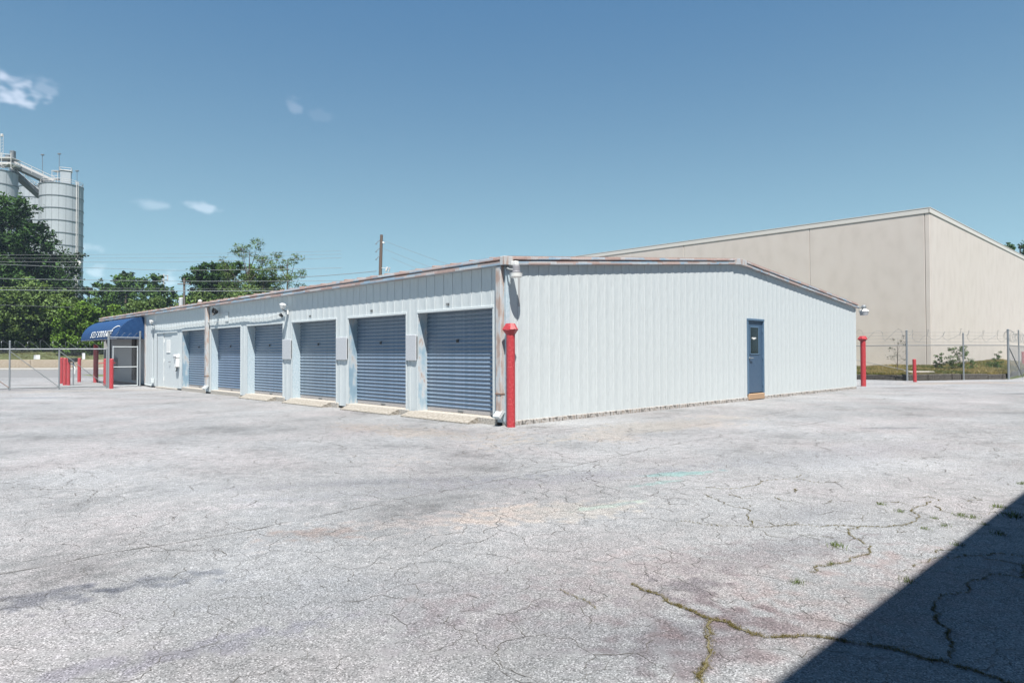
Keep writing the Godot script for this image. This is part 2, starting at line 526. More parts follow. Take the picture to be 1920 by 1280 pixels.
func asphalt_material() -> StandardMaterial3D:
	# layer 1, 1.3 m tile: worn aggregate, pale stones in grey binder; layer 2, 48 m: patches, stains and old paint
	var size := 1024
	var cell := noise_image(size, 31, 0.19, 1, FastNoiseLite.TYPE_CELLULAR, true, 0.0, FastNoiseLite.RETURN_CELL_VALUE).get_data()
	var dist := noise_image(size, 31, 0.19, 1, FastNoiseLite.TYPE_CELLULAR, true, 0.0, FastNoiseLite.RETURN_DISTANCE).get_data()
	var fine := noise_image(size, 32, 0.3, 2).get_data()
	var mid := noise_image(size, 33, 0.02, 3).get_data()
	var out := PackedByteArray()
	out.resize(size * size * 3)
	var high := PackedByteArray()
	high.resize(size * size)
	var to_srgb := PackedByteArray()
	for i in 1024:
		to_srgb.append(int(clampf(Color(i / 1023.0, 0, 0).linear_to_srgb().r, 0, 1) * 255))
	for i in size * size:
		var cv := cell[i] / 255.0
		var d := dist[i] / 255.0
		var stone := clampf((0.78 - d) * 4.0, 0.0, 1.0)
		var b := 0.225 + 0.16 * cv * stone + (fine[i] / 255.0 - 0.5) * 0.12 + (mid[i] / 255.0 - 0.5) * 0.05
		if cv > 0.86: b += 0.16 * stone
		if cv < 0.18: b -= 0.08
		b = clampf(b, 0.04, 0.7)
		out[i * 3] = to_srgb[int(b * 1023)]
		out[i * 3 + 1] = to_srgb[int(b * 1.0 * 1023)]
		out[i * 3 + 2] = to_srgb[int(b * 1.0 * 1023)]
		high[i] = int(clampf(stone * (0.4 + 0.6 * cv), 0, 1) * 255)
	var m := StandardMaterial3D.new()
	m.albedo_texture = ImageTexture.create_from_image(Image.create_from_data(size, size, false, Image.FORMAT_RGB8, out))
	m.heightmap_enabled = true
	m.heightmap_texture = ImageTexture.create_from_image(Image.create_from_data(size, size, false, Image.FORMAT_L8, high))
	m.heightmap_scale = 0.2
	m.roughness = 0.9
	m.uv1_scale = Vector3(1 / 1.3, 1 / 1.3, 1)
	m.detail_enabled = true
	m.detail_blend_mode = BaseMaterial3D.BLEND_MODE_MUL
	m.detail_uv_layer = BaseMaterial3D.DETAIL_UV_2
	m.detail_albedo = yard_patches()
	return m


func yard_patches() -> ImageTexture:
	var size := 1536
	var a := noise_image(size, 41, 0.004, 5, FastNoiseLite.TYPE_SIMPLEX_SMOOTH, true, 25.0).get_data()
	var b := noise_image(size, 42, 0.016, 6, FastNoiseLite.TYPE_SIMPLEX_SMOOTH, true, 12.0).get_data()
	var e := noise_image(size, 43, 0.16, 4).get_data()
	var g := noise_image(size, 44, 0.012, 6, FastNoiseLite.TYPE_SIMPLEX_SMOOTH, true, 20.0).get_data()
	var out := PackedByteArray()
	out.resize(size * size * 3)
	# spots: x, z forward, radius along, radius across, turn, colour factor, ragged
	var spots := [
		[-2.75, 3.92, 0.42, 0.17, 0.3, C(0.5, 0.52, 0.57)], [-2.3, 4.15, 0.3, 0.12, 0.35, C(0.58, 0.6, 0.65)], [-1.5, 3.2, 0.5, 0.12, 0.5, C(0.75, 0.75, 0.82)],
		[-1.48, 5.25, 0.34, 0.16, 0.1, C(0.82, 0.74, 0.71)], [-0.95, 5.6, 0.8, 0.3, 0.5, C(1.08, 1.02, 0.99)], [-1.9, 6.3, 0.8, 0.12, 0.2, C(1.18, 1.15, 1.15)],
		[1.95, 7.8, 0.42, 0.1, 0.35, C(0.78, 1.12, 1.06)], [1.45, 7.2, 0.35, 0.06, 0.5, C(0.82, 1.04, 1.0)], [0.9, 6.2, 0.3, 0.05, 0.5, C(0.9, 1.06, 1.02)],
		[1.0, 4.05, 0.22, 0.09, 0.3, C(0.62, 0.61, 0.64)], [0.3, 3.4, 0.8, 0.35, 0.2, C(0.8, 0.8, 0.82)], [0.9, 3.3, 0.6, 0.25, 0.5, C(0.74, 0.72, 0.74)], [-0.6, 3.9, 1.2, 0.35, 0.1, C(0.85, 0.86, 0.88)], [1.9, 4.8, 0.9, 0.25, 0.4, C(0.78, 0.78, 0.8)], [2.6, 5.9, 0.8, 0.3, 0.5, C(0.82, 0.83, 0.85)], [-1.2, 7.4, 1.5, 0.18, 0.2, C(0.8, 0.81, 0.84)], [1.3, 4.3, 1.3, 0.5, 0.4, C(0.94, 0.89, 0.88)], [2.2, 3.9, 1.2, 0.5, 0.6, C(0.91, 0.84, 0.83)], [1.4, 3.3, 0.8, 0.3, 0.3, C(0.91, 0.86, 0.86)],
		[0.3, 6.0, 0.8, 0.25, 0.3, C(1.1, 1.05, 0.98)], [6.9, 12.4, 0.75, 0.16, 0.1, C(0.62, 0.64, 0.67)], [15.2, 26.3, 1.3, 0.45, 0.1, C(0.66, 0.64, 0.64)], [17.3, 22.4, 1.4, 0.35, 0.2, C(0.6, 0.6, 0.62)],
		[-15.5, 21.9, 1.4, 0.25, 0.1, C(0.66, 0.68, 0.74)], [-9.3, 24.4, 1.1, 0.22, 0.0, C(0.72, 0.72, 0.74)], [2.6, 12.6, 3.2, 0.7, 0.77, C(0.98, 0.93, 0.86)], [-1.6, 12.1, 1.6, 0.6, -0.5, C(0.95, 0.89, 0.82)],
		[20.0, 30.2, 3.0, 0.8, 0.2, C(1.0, 0.88, 0.76)], [-16.0, 26.2, 4.0, 0.9, 0.3, C(0.99, 0.95, 0.9)], [7.5, 8.6, 2.0, 0.5, 0.5, C(0.82, 0.83, 0.85)], [4.2, 9.2, 2.2, 0.5, 0.4, C(0.85, 0.86, 0.88)], [0.2, 7.4, 2.0, 0.3, 0.4, C(0.84, 0.85, 0.88)]]
	var reach := []
	for s in spots: reach.append(1.7 * maxf(s[2], s[3]))
	for y in size:
		var zf := 48.0 * y / size
		var near_spots := []
		for k in spots.size():
			if absf(spots[k][1] - zf) < reach[k]: near_spots.append(k)
		for x in size:
			var i := y * size + x
			var wx := -24.0 + 48.0 * x / size
			if absf(wx) > zf * 0.85 + 2.0:
				out[i * 3] = 222
				out[i * 3 + 1] = 222
				out[i * 3 + 2] = 224
				continue
			var f := 0.9 + (a[i] - 128) * 0.0011 + (b[i] - 128) * 0.0013 + (e[i] - 128) * 0.0013
			if b[i] < 80: f -= (80 - b[i]) * 0.003
			var warm := (g[i] - 128 + (e[i] - 128) * 0.5) * 0.0003
			var r := f * (0.992 + maxf(warm, -0.02))
			var gg := f * (1.0 - maxf(warm, 0.0) * 0.45)
			var bb := f * (1.02 - warm * 0.5)
			for k in near_spots:
				var s = spots[k]
				var dx: float = wx - s[0]
				var dz: float = zf - s[1]
				if absf(dx) > reach[k]: continue
				var cs := cos(s[4])
				var sn := sin(s[4])
				var p: float = (dx * cs + dz * sn) / s[2]
				var q: float = (dz * cs - dx * sn) / s[3]
				var h: float = 1.15 - sqrt(p * p + q * q) + (e[i] - 128) * 0.009 + (b[i] - 128) * 0.008
				if h > 0:
					h = minf(1.0, h * 1.6)
					var cc: Color = s[5]
					r *= lerpf(1.0, cc.r, h)
					gg *= lerpf(1.0, cc.g, h)
					bb *= lerpf(1.0, cc.b, h)
			out[i * 3] = int(clampf(pow(r, 0.4545) * 235.0, 0, 255))
			out[i * 3 + 1] = int(clampf(pow(gg, 0.4545) * 235.0, 0, 255))
			out[i * 3 + 2] = int(clampf(pow(bb, 0.4545) * 235.0, 0, 255))
	return ImageTexture.create_from_image(Image.create_from_data(size, size, false, Image.FORMAT_RGB8, out))


# ---------------------------------------------------------------- ground

func flat(pts: Array, y: float) -> Geo:
	var g := Geo.new()
	var poly := PackedVector2Array()
	for p in pts: poly.append(Vector2(p[0], -p[1]))
	var idx := Geometry2D.triangulate_polygon(poly)
	for i in range(0, idx.size(), 3):
		var a := poly[idx[i]]
		var b := poly[idx[i + 1]]
		var d := poly[idx[i + 2]]
		var A := Vector3(a.x, y, a.y)
		var B := Vector3(b.x, y, b.y)
		var D := Vector3(d.x, y, d.y)
		if (B - A).cross(D - A).y > 0: g.tri(A, B, D)
		else: g.tri(A, D, B)
	return g


func ground() -> void:
	var land := Geo.new()
	land.quad(Vector3(-1500, -0.06, 300), Vector3(1500, -0.06, 300), Vector3(1500, -0.06, -2500), Vector3(-1500, -0.06, -2500), Vector3.UP)
	struct("ground", land, M.land)
	var yard := flat([[-60, -12], [45, -12], [45, 36], [33, 42.5], [29.5, 38.5], [25.4, 34.3], [19.5, 32.6], [14.0, 38.2], [-10, 42.5], [-60, 42.5]], 0.0)
	var a := []
	a.resize(Mesh.ARRAY_MAX)
	a[Mesh.ARRAY_VERTEX] = yard.v
	a[Mesh.ARRAY_NORMAL] = yard.n
	var uv := PackedVector2Array()
	var uv2 := PackedVector2Array()
	for p in yard.v:
		uv.append(Vector2(p.x, p.z))
		uv2.append(Vector2((p.x + 24.0) / 48.0, -p.z / 48.0))
	a[Mesh.ARRAY_TEX_UV] = uv
	a[Mesh.ARRAY_TEX_UV2] = uv2
	var m := ArrayMesh.new()
	m.add_surface_from_arrays(Mesh.PRIMITIVE_TRIANGLES, a)
	var o := struct("asphalt_yard", m, M.asphalt)
	cracks(o)


func ribbon(g: Geo, pts: Array, widths: Array, y: float) -> void:
	for k in pts.size() - 1:
		var p: Vector2 = pts[k]
		var q: Vector2 = pts[k + 1]
		var d0: Vector2 = (pts[mini(k + 1, pts.size() - 1)] - pts[maxi(k - 1, 0)]).normalized().orthogonal() * widths[k] * 0.5
		var d1: Vector2 = (pts[mini(k + 2, pts.size() - 1)] - pts[k]).normalized().orthogonal() * widths[k + 1] * 0.5
		var a := p + d0
		var b := p - d0
		var c := q - d1
		var d := q + d1
		g.quad(Vector3(a.x, y, -a.y), Vector3(b.x, y, -b.y), Vector3(c.x, y, -c.y), Vector3(d.x, y, -d.y), Vector3.UP)


var moss_lines := []


func wander(p: Vector2, q: Vector2, step: float, sway: float, no: FastNoiseLite) -> Array:
	# a broken line: halved again and again, each middle pushed aside at random
	var pts := [p, q]
	var push := sway * p.distance_to(q) * 0.55
	var far := p.distance_to(q)
	var r := RandomNumberGenerator.new()
	r.seed = int((p.x * 131.0 + p.y * 717.0 + q.x * 37.0) * 1000.0) + 7
	while far > step:
		var out := [pts[0]]
		for k in pts.size() - 1:
			var a: Vector2 = pts[k]
			var b: Vector2 = pts[k + 1]
			out.append(a.lerp(b, r.randf_range(0.38, 0.62)) + (b - a).normalized().orthogonal() * r.randf_range(-1.0, 1.0) * push)
			out.append(b)
		pts = out
		push *= 0.52
		far *= 0.5
	return pts


func cracks(yard: Node3D) -> void:
	var r := RandomNumberGenerator.new()
	r.seed = 21
	var no := FastNoiseLite.new()
	no.seed = 9
	no.frequency = 0.25
	var where := FastNoiseLite.new()
	where.seed = 4
	where.frequency = 0.09
	var g := Geo.new()
	var knot := Geo.new()              # the closely broken, weedy patch at the right
	for net in 3:
		var cell: float = [0.34, 1.9, 0.36][net]
		var x0: float = [-7.0, -22.0, 2.0][net]
		var x1: float = [12.0, 24.0, 6.6][net]
		var z0: float = [2.0, 2.0, 4.3][net]
		var z1: float = [13.5, 30.0, 8.6][net]
		var pts := PackedVector2Array()
		var y := z0
		while y < z1:
			var x := x0
			while x < x1:
				pts.append(Vector2(x + r.randf_range(-0.48, 0.48) * cell, y + r.randf_range(-0.48, 0.48) * cell))
				x += cell
			y += cell
		var tris := Geometry2D.triangulate_delaunay(pts)
		var sides := {}
		for i in range(0, tris.size(), 3):
			var A := pts[tris[i]]
			var B := pts[tris[i + 1]]
			var D := pts[tris[i + 2]]
			var mid := (A + B + D) / 3.0
			for e in 3:
				var i0: int = tris[i + e]
				var i1: int = tris[i + (e + 1) % 3]
				var key := Vector2i(mini(i0, i1), maxi(i0, i1))
				if sides.has(key):
					var p: Vector2 = sides[key]
					var len := p.distance_to(mid)
					if len > cell * 2.5: continue
					var c := (p + mid) * 0.5
					if in_building(c): continue
					var dens: float = where.get_noise_2d(c.x * 1.5, c.y * 1.5) * 0.9 + [0.78, 0.6, 1.0][net] - (Vector2((c.x - 4.2) / 2.3, (c.y - 5.9) / 2.2).length() * 0.75 if net == 2 else 0.0)
					# the middle band and the right of the yard are the most broken
					if net == 0: dens += 0.16 * clampf((c.x + 1.5) * 0.3, -1.0, 1.0) - absf(c.y - 7.5) * 0.02
					if r.randf() > dens: continue
					var wid := r.randf_range(0.0012, 0.006) if net == 0 else r.randf_range(0.002, 0.0085) if net == 1 else r.randf_range(0.003, 0.009)
					var line := wander(p, mid, 0.05 if c.y < 8 else 0.12, 0.42, no)
					var ws := []
					for k in line.size():
						ws.append(maxf(0.0008, wid * r.randf_range(0.1, 1.3) * (1.0 + c.y * 0.07) * clampf(c.y / 8.0, 0.62, 1.0)))
					ribbon(knot if net == 2 else g, line, ws, 0.003 + 0.0006 * net)
					if net == 2 and r.randf() < 0.3: moss_lines.append([line, 0.006])
				else:
					sides[key] = mid
	# long seams beside the gable wall and across the yard
	var o := Vector2(corner.x, -corner.z)
	var u2 := Vector2(U.x, -U.z)
	var w2 := Vector2(W.x, -W.z)
	for s in [[-3.0, -1.35, 17.0, -1.3], [0.5, -2.5, 16.0, -2.6], [-9.0, -4.1, 6.0, -3.9], [0.1, -0.2, 0.5, -1.3]]:
		var line := wander(o + u2 * s[0] + w2 * s[1], o + u2 * s[2] + w2 * s[3], 0.12, 0.05, no)
		var ws := []
		for k in line.size(): ws.append(maxf(0.001, 0.007 + 0.012 * no.get_noise_2d(k * 3.0, s[1] * 9.0)))
		ribbon(g, line, ws, 0.0042)
	var c1 := part("crack_lines", g, M.crack, yard)
	c1.set_meta("kind", "stuff")
	var c3 := part("weedy_cracks", knot, M.moss_dark, yard)
	c3.set_meta("kind", "stuff")
	# the wide mossy cracks of the foreground
	var mg := Geo.new()
	for s in [[0.68, 2.62, 1.05, 3.55, 0.03], [1.05, 3.55, 0.72, 4.1, 0.022], [1.05, 3.55, 1.28, 3.33, 0.03], [1.28, 3.33, 1.62, 3.28, 0.026], [1.62, 3.28, 2.05, 2.93, 0.03], [2.05, 2.93, 2.35, 2.6, 0.02], [0.28, 4.0, 0.45, 3.7, 0.007],
			[1.9, 4.3, 2.5, 4.75, 0.011], [2.5, 4.75, 2.75, 5.4, 0.008], [2.75, 5.4, 3.9, 6.3, 0.008], [1.4, 5.6, 2.75, 5.4, 0.006], [3.2, 4.2, 3.9, 5.0, 0.011], [3.9, 5.0, 4.9, 5.9, 0.011], [2.0, 3.1, 2.3, 3.7, 0.012], [2.3, 3.7, 3.2, 4.2, 0.01], [2.6, 4.4, 4.6, 4.4, 0.008], [2.0, 7.0, 3.3, 7.7, 0.005]]:
		var line := wander(Vector2(s[0], s[1]), Vector2(s[2], s[3]), 0.035, 0.3, no)
		var ws := []
		for k in line.size(): ws.append(s[4] * r.randf_range(0.05, 0.5))
		ribbon(mg, line, ws, 0.0052)
		moss_lines.append([line, s[4]])
	var c2 := part("mossy_cracks", mg, M.moss, yard)
	c2.set_meta("kind", "stuff")


func in_building(p: Vector2) -> bool:
	var d := p - Vector2(corner.x, -corner.z)
	var u := d.dot(Vector2(U.x, -U.z))
	var w := d.dot(Vector2(W.x, -W.z))
	return u > -0.3 and w > -0.15


# ---------------------------------------------------------------- storage building

func rib_depth(f: float) -> float:      # metres in from the face, f: metres past a rib
	f = fposmod(f, 0.305)
	var p := [[0.0, 0.015], [0.004, 0.015], [0.012, 0.0], [0.13, 0.0065], [0.175, 0.0065], [0.293, 0.0], [0.301, 0.015], [0.305, 0.015]]
	for k in p.size() - 1:
		if f <= p[k + 1][0]:
			return lerpf(p[k][1], p[k + 1][1], (f - p[k][0]) / (p[k + 1][0] - p[k][0]))
	return 0.015


func rib_places(s0: float, s1: float, first: float) -> Array:
	var out := [s0]
	var k := floori((s0 - first) / 0.305)
	while first + k * 0.305 < s1:
		for f in [0.004, 0.012, 0.13, 0.175, 0.293, 0.301]:
			var s: float = first + k * 0.305 + f
			if s > s0 + 0.002 and s < s1 - 0.002: out.append(s)
		k += 1
	out.append(s1)
	return out


func gable_top(u: float) -> float:
	return 3.085 + 0.0908 * minf(u, RUN - u)


func door_panel(w0: float, w1: float, y0: float, y1: float, first := 0.12) -> Geo:
	var g := Geo.new()
	var s := rib_places(w0, w1, first)
	for k in s.size() - 1:
		var d0 := rib_depth(s[k] - first)
		var d1 := rib_depth(s[k + 1] - first)
		g.quad(L(d0, y0, s[k]), L(d1, y0, s[k + 1]), L(d1, y1, s[k + 1]), L(d0, y1, s[k]), L(-1, 0, 0))
	return g


func gable_panel(u0: float, u1: float, y0: float, y1 := -1.0) -> Geo:
	var g := Geo.new()
	var first := -0.02
	var s := rib_places(u0, u1, first)
	if u0 < RUN / 2 and u1 > RUN / 2: s.insert(s.bsearch(RUN / 2), RUN / 2)
	for k in s.size() - 1:
		var d0 := rib_depth(s[k] - first)
		var d1 := rib_depth(s[k + 1] - first)
		var t0 := gable_top(s[k]) if y1 < 0 else y1
		var t1 := gable_top(s[k + 1]) if y1 < 0 else y1
		g.quad(L(s[k], y0, d0), L(s[k + 1], y0, d1), L(s[k + 1], t1, d1), L(s[k], t0, d0), L(0, 0, -1))
	return g


func eave_profile(out: float) -> PackedVector2Array:     # x: outwards, y: up from its lower edge
	return PackedVector2Array([Vector2(0, 0), Vector2(out - 0.006, 0), Vector2(out, 0.008), Vector2(out, 0.06), Vector2(out - 0.012, 0.066), Vector2(out - 0.05, 0.07), Vector2(out - 0.055, 0.098), Vector2(out - 0.012, 0.104), Vector2(out, 0.112), Vector2(out - 0.002, 0.152), Vector2(out - 0.012, 0.16), Vector2(0, 0.16)])


func storage_building() -> void:
	var b := thing("storage_building", "long low pale blue metal storage building with six blue roll-up doors", "building", corner, HEAD)
	# cladding, three ribs to a sheet
	var k := 0
	while k * 0.915 < RUN:
		var u0 := maxf(0.0, -0.02 + k * 0.915)
		var u1 := minf(RUN, -0.02 + (k + 1) * 0.915)
		if u1 <= 9.68 or u0 >= 10.74:
			part("wall_panel", gable_panel(u0, u1, 0.085), M.wall, b)
		else:
			if u0 < 9.68: part("wall_panel", gable_panel(u0, 9.68, 0.085), M.wall, b)
			part("wall_panel", gable_panel(maxf(u0, 9.68), minf(u1, 10.74), 2.395), M.wall, b)
			if u1 > 10.74: part("wall_panel", gable_panel(10.74, u1, 0.085), M.wall, b)
		k += 1
	k = 0
	while 0.12 + k * 0.915 < 18.16:
		part("header_panel", door_panel(maxf(0.02, 0.12 + (k - 1) * 0.915 + 0.0), minf(18.16, 0.12 + k * 0.915), 2.30, 3.1), M.wall, b)
		k += 1
	part("header_panel", door_panel(0.12 + (k - 1) * 0.915, 18.16, 2.30, 3.1), M.wall, b)
	for i in 7:
		var w0: float = 0.02 if i == 0 else OPENINGS[i - 1][1]
		var w1: float = 18.16 if i == 6 else OPENINGS[i][0]
		if i == 6: break
		part("pier_panel", door_panel(w0, w1, 0.06, 2.30), M.wall, b)
		var tr := Geo.new()
		for w in [w0 + 0.022, w1 - 0.022]:
			tr.box(L(-0.004, 1.18, w), Vector3(0.012, 2.24, 0.045), Basis(), 0.003)
		part("pier_trim", tr, M.trim, b)
	for w0 in [18.16, 21.22, 22.135]:
		part("wall_panel", door_panel(w0, {18.16: 18.72, 21.22: 22.135, 22.135: 22.9}[w0], 0.06, 3.1), M.wall, b)
	for w0 in [18.72, 19.55, 20.4]:
		part("wall_panel", door_panel(w0, {18.72: 19.55, 19.55: 20.4, 20.4: 21.22}[w0], 2.28, 3.1), M.wall, b)
	# the walls behind the cladding
	var core := Geo.new()
	core.box(L(RUN * 0.5 + 4.6 + 0.75, 1.56, 0.09), Vector3(7.6, 2.96, 0.1))
	core.box(L(4.85, 1.56, 0.09), Vector3(9.62, 2.96, 0.1))
	core.box(L(10.21, 2.72, 0.09), Vector3(1.1, 0.64, 0.1))
	core.box(L(RUN - 0.06, 1.56, 15.15), Vector3(0.1, 3.0, 30.2))
	core.box(L(9.2, 1.56, 30.22), Vector3(18.2, 3.0, 0.1))
	core.box(L(0.33, 2.68, 11.4), Vector3(0.06, 0.74, 22.8))
	part("inner_wall", core, M.office, b)
	var back := Geo.new()
	for j in 33:
		back.box(L(RUN + 0.01, 1.58, 0.46 + j * 0.915), Vector3(0.025, 3.0, 0.9), Basis(), 0.01)
	part("back_cladding", back, M.wall, b)
	# footing under the gable wall, in uneven pours
	var u := 0.0
	while u < RUN:
		var d := minf(rng.randf_range(0.7, 1.6), RUN - u)
		var f := Geo.new()
		if u < 9.7 and u + d > 9.7: d = 9.7 - u
		if u > 9.69 and u < 10.69: d = 10.69 - u
		else:
			f.box(L(u + d * 0.5, 0.04, 0.07 - rng.randf_range(0.0, 0.012)), Vector3(d - 0.004, 0.11, 0.17), Basis(), 0.01)
			part("footing", f, M.footing, b)
		u += d
	# roof
	var roof := Geo.new()
	var rise := 0.0908
	var half := RUN / 2
	for s in 2:
		var poly := PackedVector2Array([Vector2(-0.12, 3.075 + 0.14), Vector2(half, gable_top(half) + 0.14), Vector2(half, gable_top(half) + 0.175), Vector2(-0.12, 3.075 + 0.175)])
		if s == 1:
			for i in 4: poly[i].x = RUN - poly[i].x
		roof.extrude(poly, L(0, 0, -0.07), Vector3.RIGHT, Vector3.UP, L(0, 0, DEEP + 0.07))
	part("roof", roof, M.roof, b)
	var seam := Geo.new()
	seam.box(Vector3(half * 0.5 - 0.07, gable_top(half * 0.5) + 0.178, 0), Vector3(half + 0.14, 0.035, 0.05), Basis(Vector3.BACK, atan(rise)), 0.01)
	var seam_mesh := seam.mesh()
	for i in 49:
		part("roof_seam", seam_mesh, M.roof, b, L(0, rng.randf_range(-0.008, 0.004), 0.35 + i * 0.61))
	# eaves
	var e := Geo.new()
	e.extrude(eave_profile(0.13), L(0, 3.085, -0.075), Vector3.LEFT, Vector3.UP, L(0, 0, DEEP + 0.075))
	part("gutter", e, M.fascia, b, Vector3.ZERO, true)
	e = Geo.new()
	e.extrude(eave_profile(0.08), L(RUN + 0.13, 3.075, 0), L(0, 0, -1), Vector3.UP, Vector3(-half - 0.13, (half + 0.13) * rise, 0))
	part("rake_fascia", e, M.fascia, b, Vector3.ZERO, true)
	e = Geo.new()
	e.extrude(eave_profile(0.08), L(-0.13, 3.075, 0), L(0, 0, -1), Vector3.UP, Vector3(half + 0.13, (half + 0.13) * rise, 0))
	part("rake_fascia", e, M.fascia, b, Vector3.ZERO, true)
	e = Geo.new()
	e.box(L(-0.02, 3.166, -0.02), Vector3(0.235, 0.168, 0.135), Basis(), 0.008)
	part("eave_corner", e, M.rusty, b)
	e = Geo.new()
	for s in [-1.0, 1.0]:
		e.box(L(half + 0.17 * s, gable_top(half) + 0.066, -0.045), Vector3(0.345, 0.172, 0.1), Basis(Vector3.BACK, -s * atan(rise)), 0.006)
	part("ridge_cap", e, M.rusty, b)
	# corner and end trims
	e = Geo.new()
	e.box(L(0.02, 1.58, -0.004), Vector3(0.1, 2.98, 0.02), Basis(), 0.004)
	e.box(L(-0.006, 1.58, 0.045), Vector3(0.02, 2.98, 0.09), Basis(), 0.004)
	part("corner_trim", e, M.jamb_pale, b)
	e = Geo.new()
	e.box(L(RUN - 0.02, 1.58, -0.006), Vector3(0.08, 2.98, 0.02), Basis(), 0.004)
	part("corner_trim", e, M.trim, b)
	e = Geo.new()
	e.box(L(-0.008, 1.58, 22.83), Vector3(0.025, 3.0, 0.14), Basis(), 0.004)
	e.box(L(0.16, 1.58, 22.9), Vector3(0.34, 3.0, 0.02), Basis(), 0.004)
	part("corner_trim", e, M.rusty, b)
	# openings
	var numbers := ["106", "105", "104", "", "", ""]
	for i in 6:
		roll_door(b, i)
		if numbers[i]:
			var tm := TextMesh.new()
			tm.text = numbers[i]
			tm.font = font("Droid Sans", 700)
			tm.font_size = 14
			tm.pixel_size = 0.0052
			tm.depth = 0.004
			var o := part("door_number", tm, M.ink, b, L(-0.006, 2.435, (OPENINGS[i][0] + OPENINGS[i][1]) * 0.5 + 0.18))
			o.rotation.y = -PI / 2
			tm.curve_step = 2.0
	# man door in the gable
	blue_door(b)
	white_door(b)
	# grey guards on the piers
	for w in [[2.885, 3.305], [5.86, 6.43], [8.97, 9.53]]:
		var gd := Geo.new()
		gd.box(L(-0.022, 1.53, (w[0] + w[1]) * 0.5), Vector3(0.03, 0.58, w[1] - w[0] - 0.03), Basis(), 0.008)
		part("pier_guard", gd, M.guard, b)
		gd = Geo.new()
		gd.box(L(0.02, 1.53, w[0] - 0.006), Vector3(0.1, 0.5, 0.016), Basis(), 0.004)
		part("guard_edge", gd, M.ink, b)
	# downspouts
	for s in [[0.045, 0.2, M.rusty], [15.32, 15.5, M.rusty]]:
		var g := Geo.new()
		var wc: float = (s[0] + s[1]) * 0.5
		g.box(L(-0.065, 1.66, wc), Vector3(0.1, 2.84, s[1] - s[0]), Basis(), 0.012)
		var ds := part("downspout", g, s[2], b)
		g = Geo.new()
		g.box(L(-0.105, 0.23, wc), Vector3(0.09, 0.19, s[1] - s[0] + 0.004), Basis(Vector3.BACK, -0.75), 0.01)
		part("spout_elbow", g, M.trim, ds)
		g = Geo.new()
		g.box(L(-0.068, 0.62, wc), Vector3(0.115, 0.03, s[1] - s[0] + 0.012), Basis(), 0.004)
		part("pipe_band", g, M.rust, ds)
	# the loose strip hung along the header
	var strip := Geo.new()
	var pts := [[22.0, 2.55], [21.6, 2.54], [20.6, 2.5], [19.7, 2.47], [18.56, 2.485], [17.66, 2.52], [16.5, 2.52], [15.5, 2.535], [14.0, 2.52], [13.1, 2.545], [12.28, 2.565], [11.5, 2.515], [10.5, 2.51], [9.8, 2.55], [9.35, 2.62]]
	for i in pts.size() - 1:
		for j in 4:
			var f0 := j / 4.0
			var f1 := (j + 1) / 4.0
			var p0 := strip_at(pts, i + f0)
			var p1 := strip_at(pts, i + f1)
			for sx in [0.03, 0.066]:
				strip.quad(L(-sx, p0.y - 0.006, p0.x), L(-sx, p0.y + 0.006, p0.x), L(-sx, p1.y + 0.006, p1.x), L(-sx, p1.y - 0.006, p1.x), L(-1 if sx > 0.05 else 1, 0, 0))
			for sy in [-0.006, 0.006]:
				strip.quad(L(-0.03, p0.y + sy, p0.x), L(-0.066, p0.y + sy, p0.x), L(-0.066, p1.y + sy, p1.x), L(-0.03, p1.y + sy, p1.x), L(0, sy, 0))
	part("loose_strip", strip, M.white, b)
	# roof vent
	var vent := Geo.new()
	vent.lathe([Vector2(0.045, 0), Vector2(0.045, 0.09), Vector2(0.075, 0.1), Vector2(0.075, 0.15), Vector2(0.0, 0.18)], 12)
	part("roof_vent", vent, M.white, b, L(0.25, 3.27, 17.0))
	# wall conduit with its junction box beside the office end
	var cd := Geo.new()
	cd.tube([L(-0.03, 2.56, 21.72), L(-0.03, 0.4, 21.72)], [0.016], 6)
	cd.tube([L(-0.03, 0.1, 21.72), L(-0.03, 0.06, 21.75), L(-0.03, 0.1, 22.75)], [0.018], 6)
	var conduit := part("conduit", cd, M.trim, b)
	cd = Geo.new()
	cd.box(L(-0.06, 0.28, 21.68), Vector3(0.11, 0.2, 0.2), Basis(), 0.01)
	part("junction_box", cd, M.trim, conduit)


func strip_at(pts: Array, f: float) -> Vector2:
	var i := mini(int(f), pts.size() - 2)
	var g := f - i
	g = g * g * (3 - 2 * g) if i % 2 == 0 else g
	return Vector2(lerpf(pts[i][0], pts[i + 1][0], f - i), lerpf(pts[i][1], pts[i + 1][1], g))


func font(called: String, weight := 400) -> SystemFont:
	var f := SystemFont.new()
	f.font_names = PackedStringArray([called])
	f.font_weight = weight
	return f


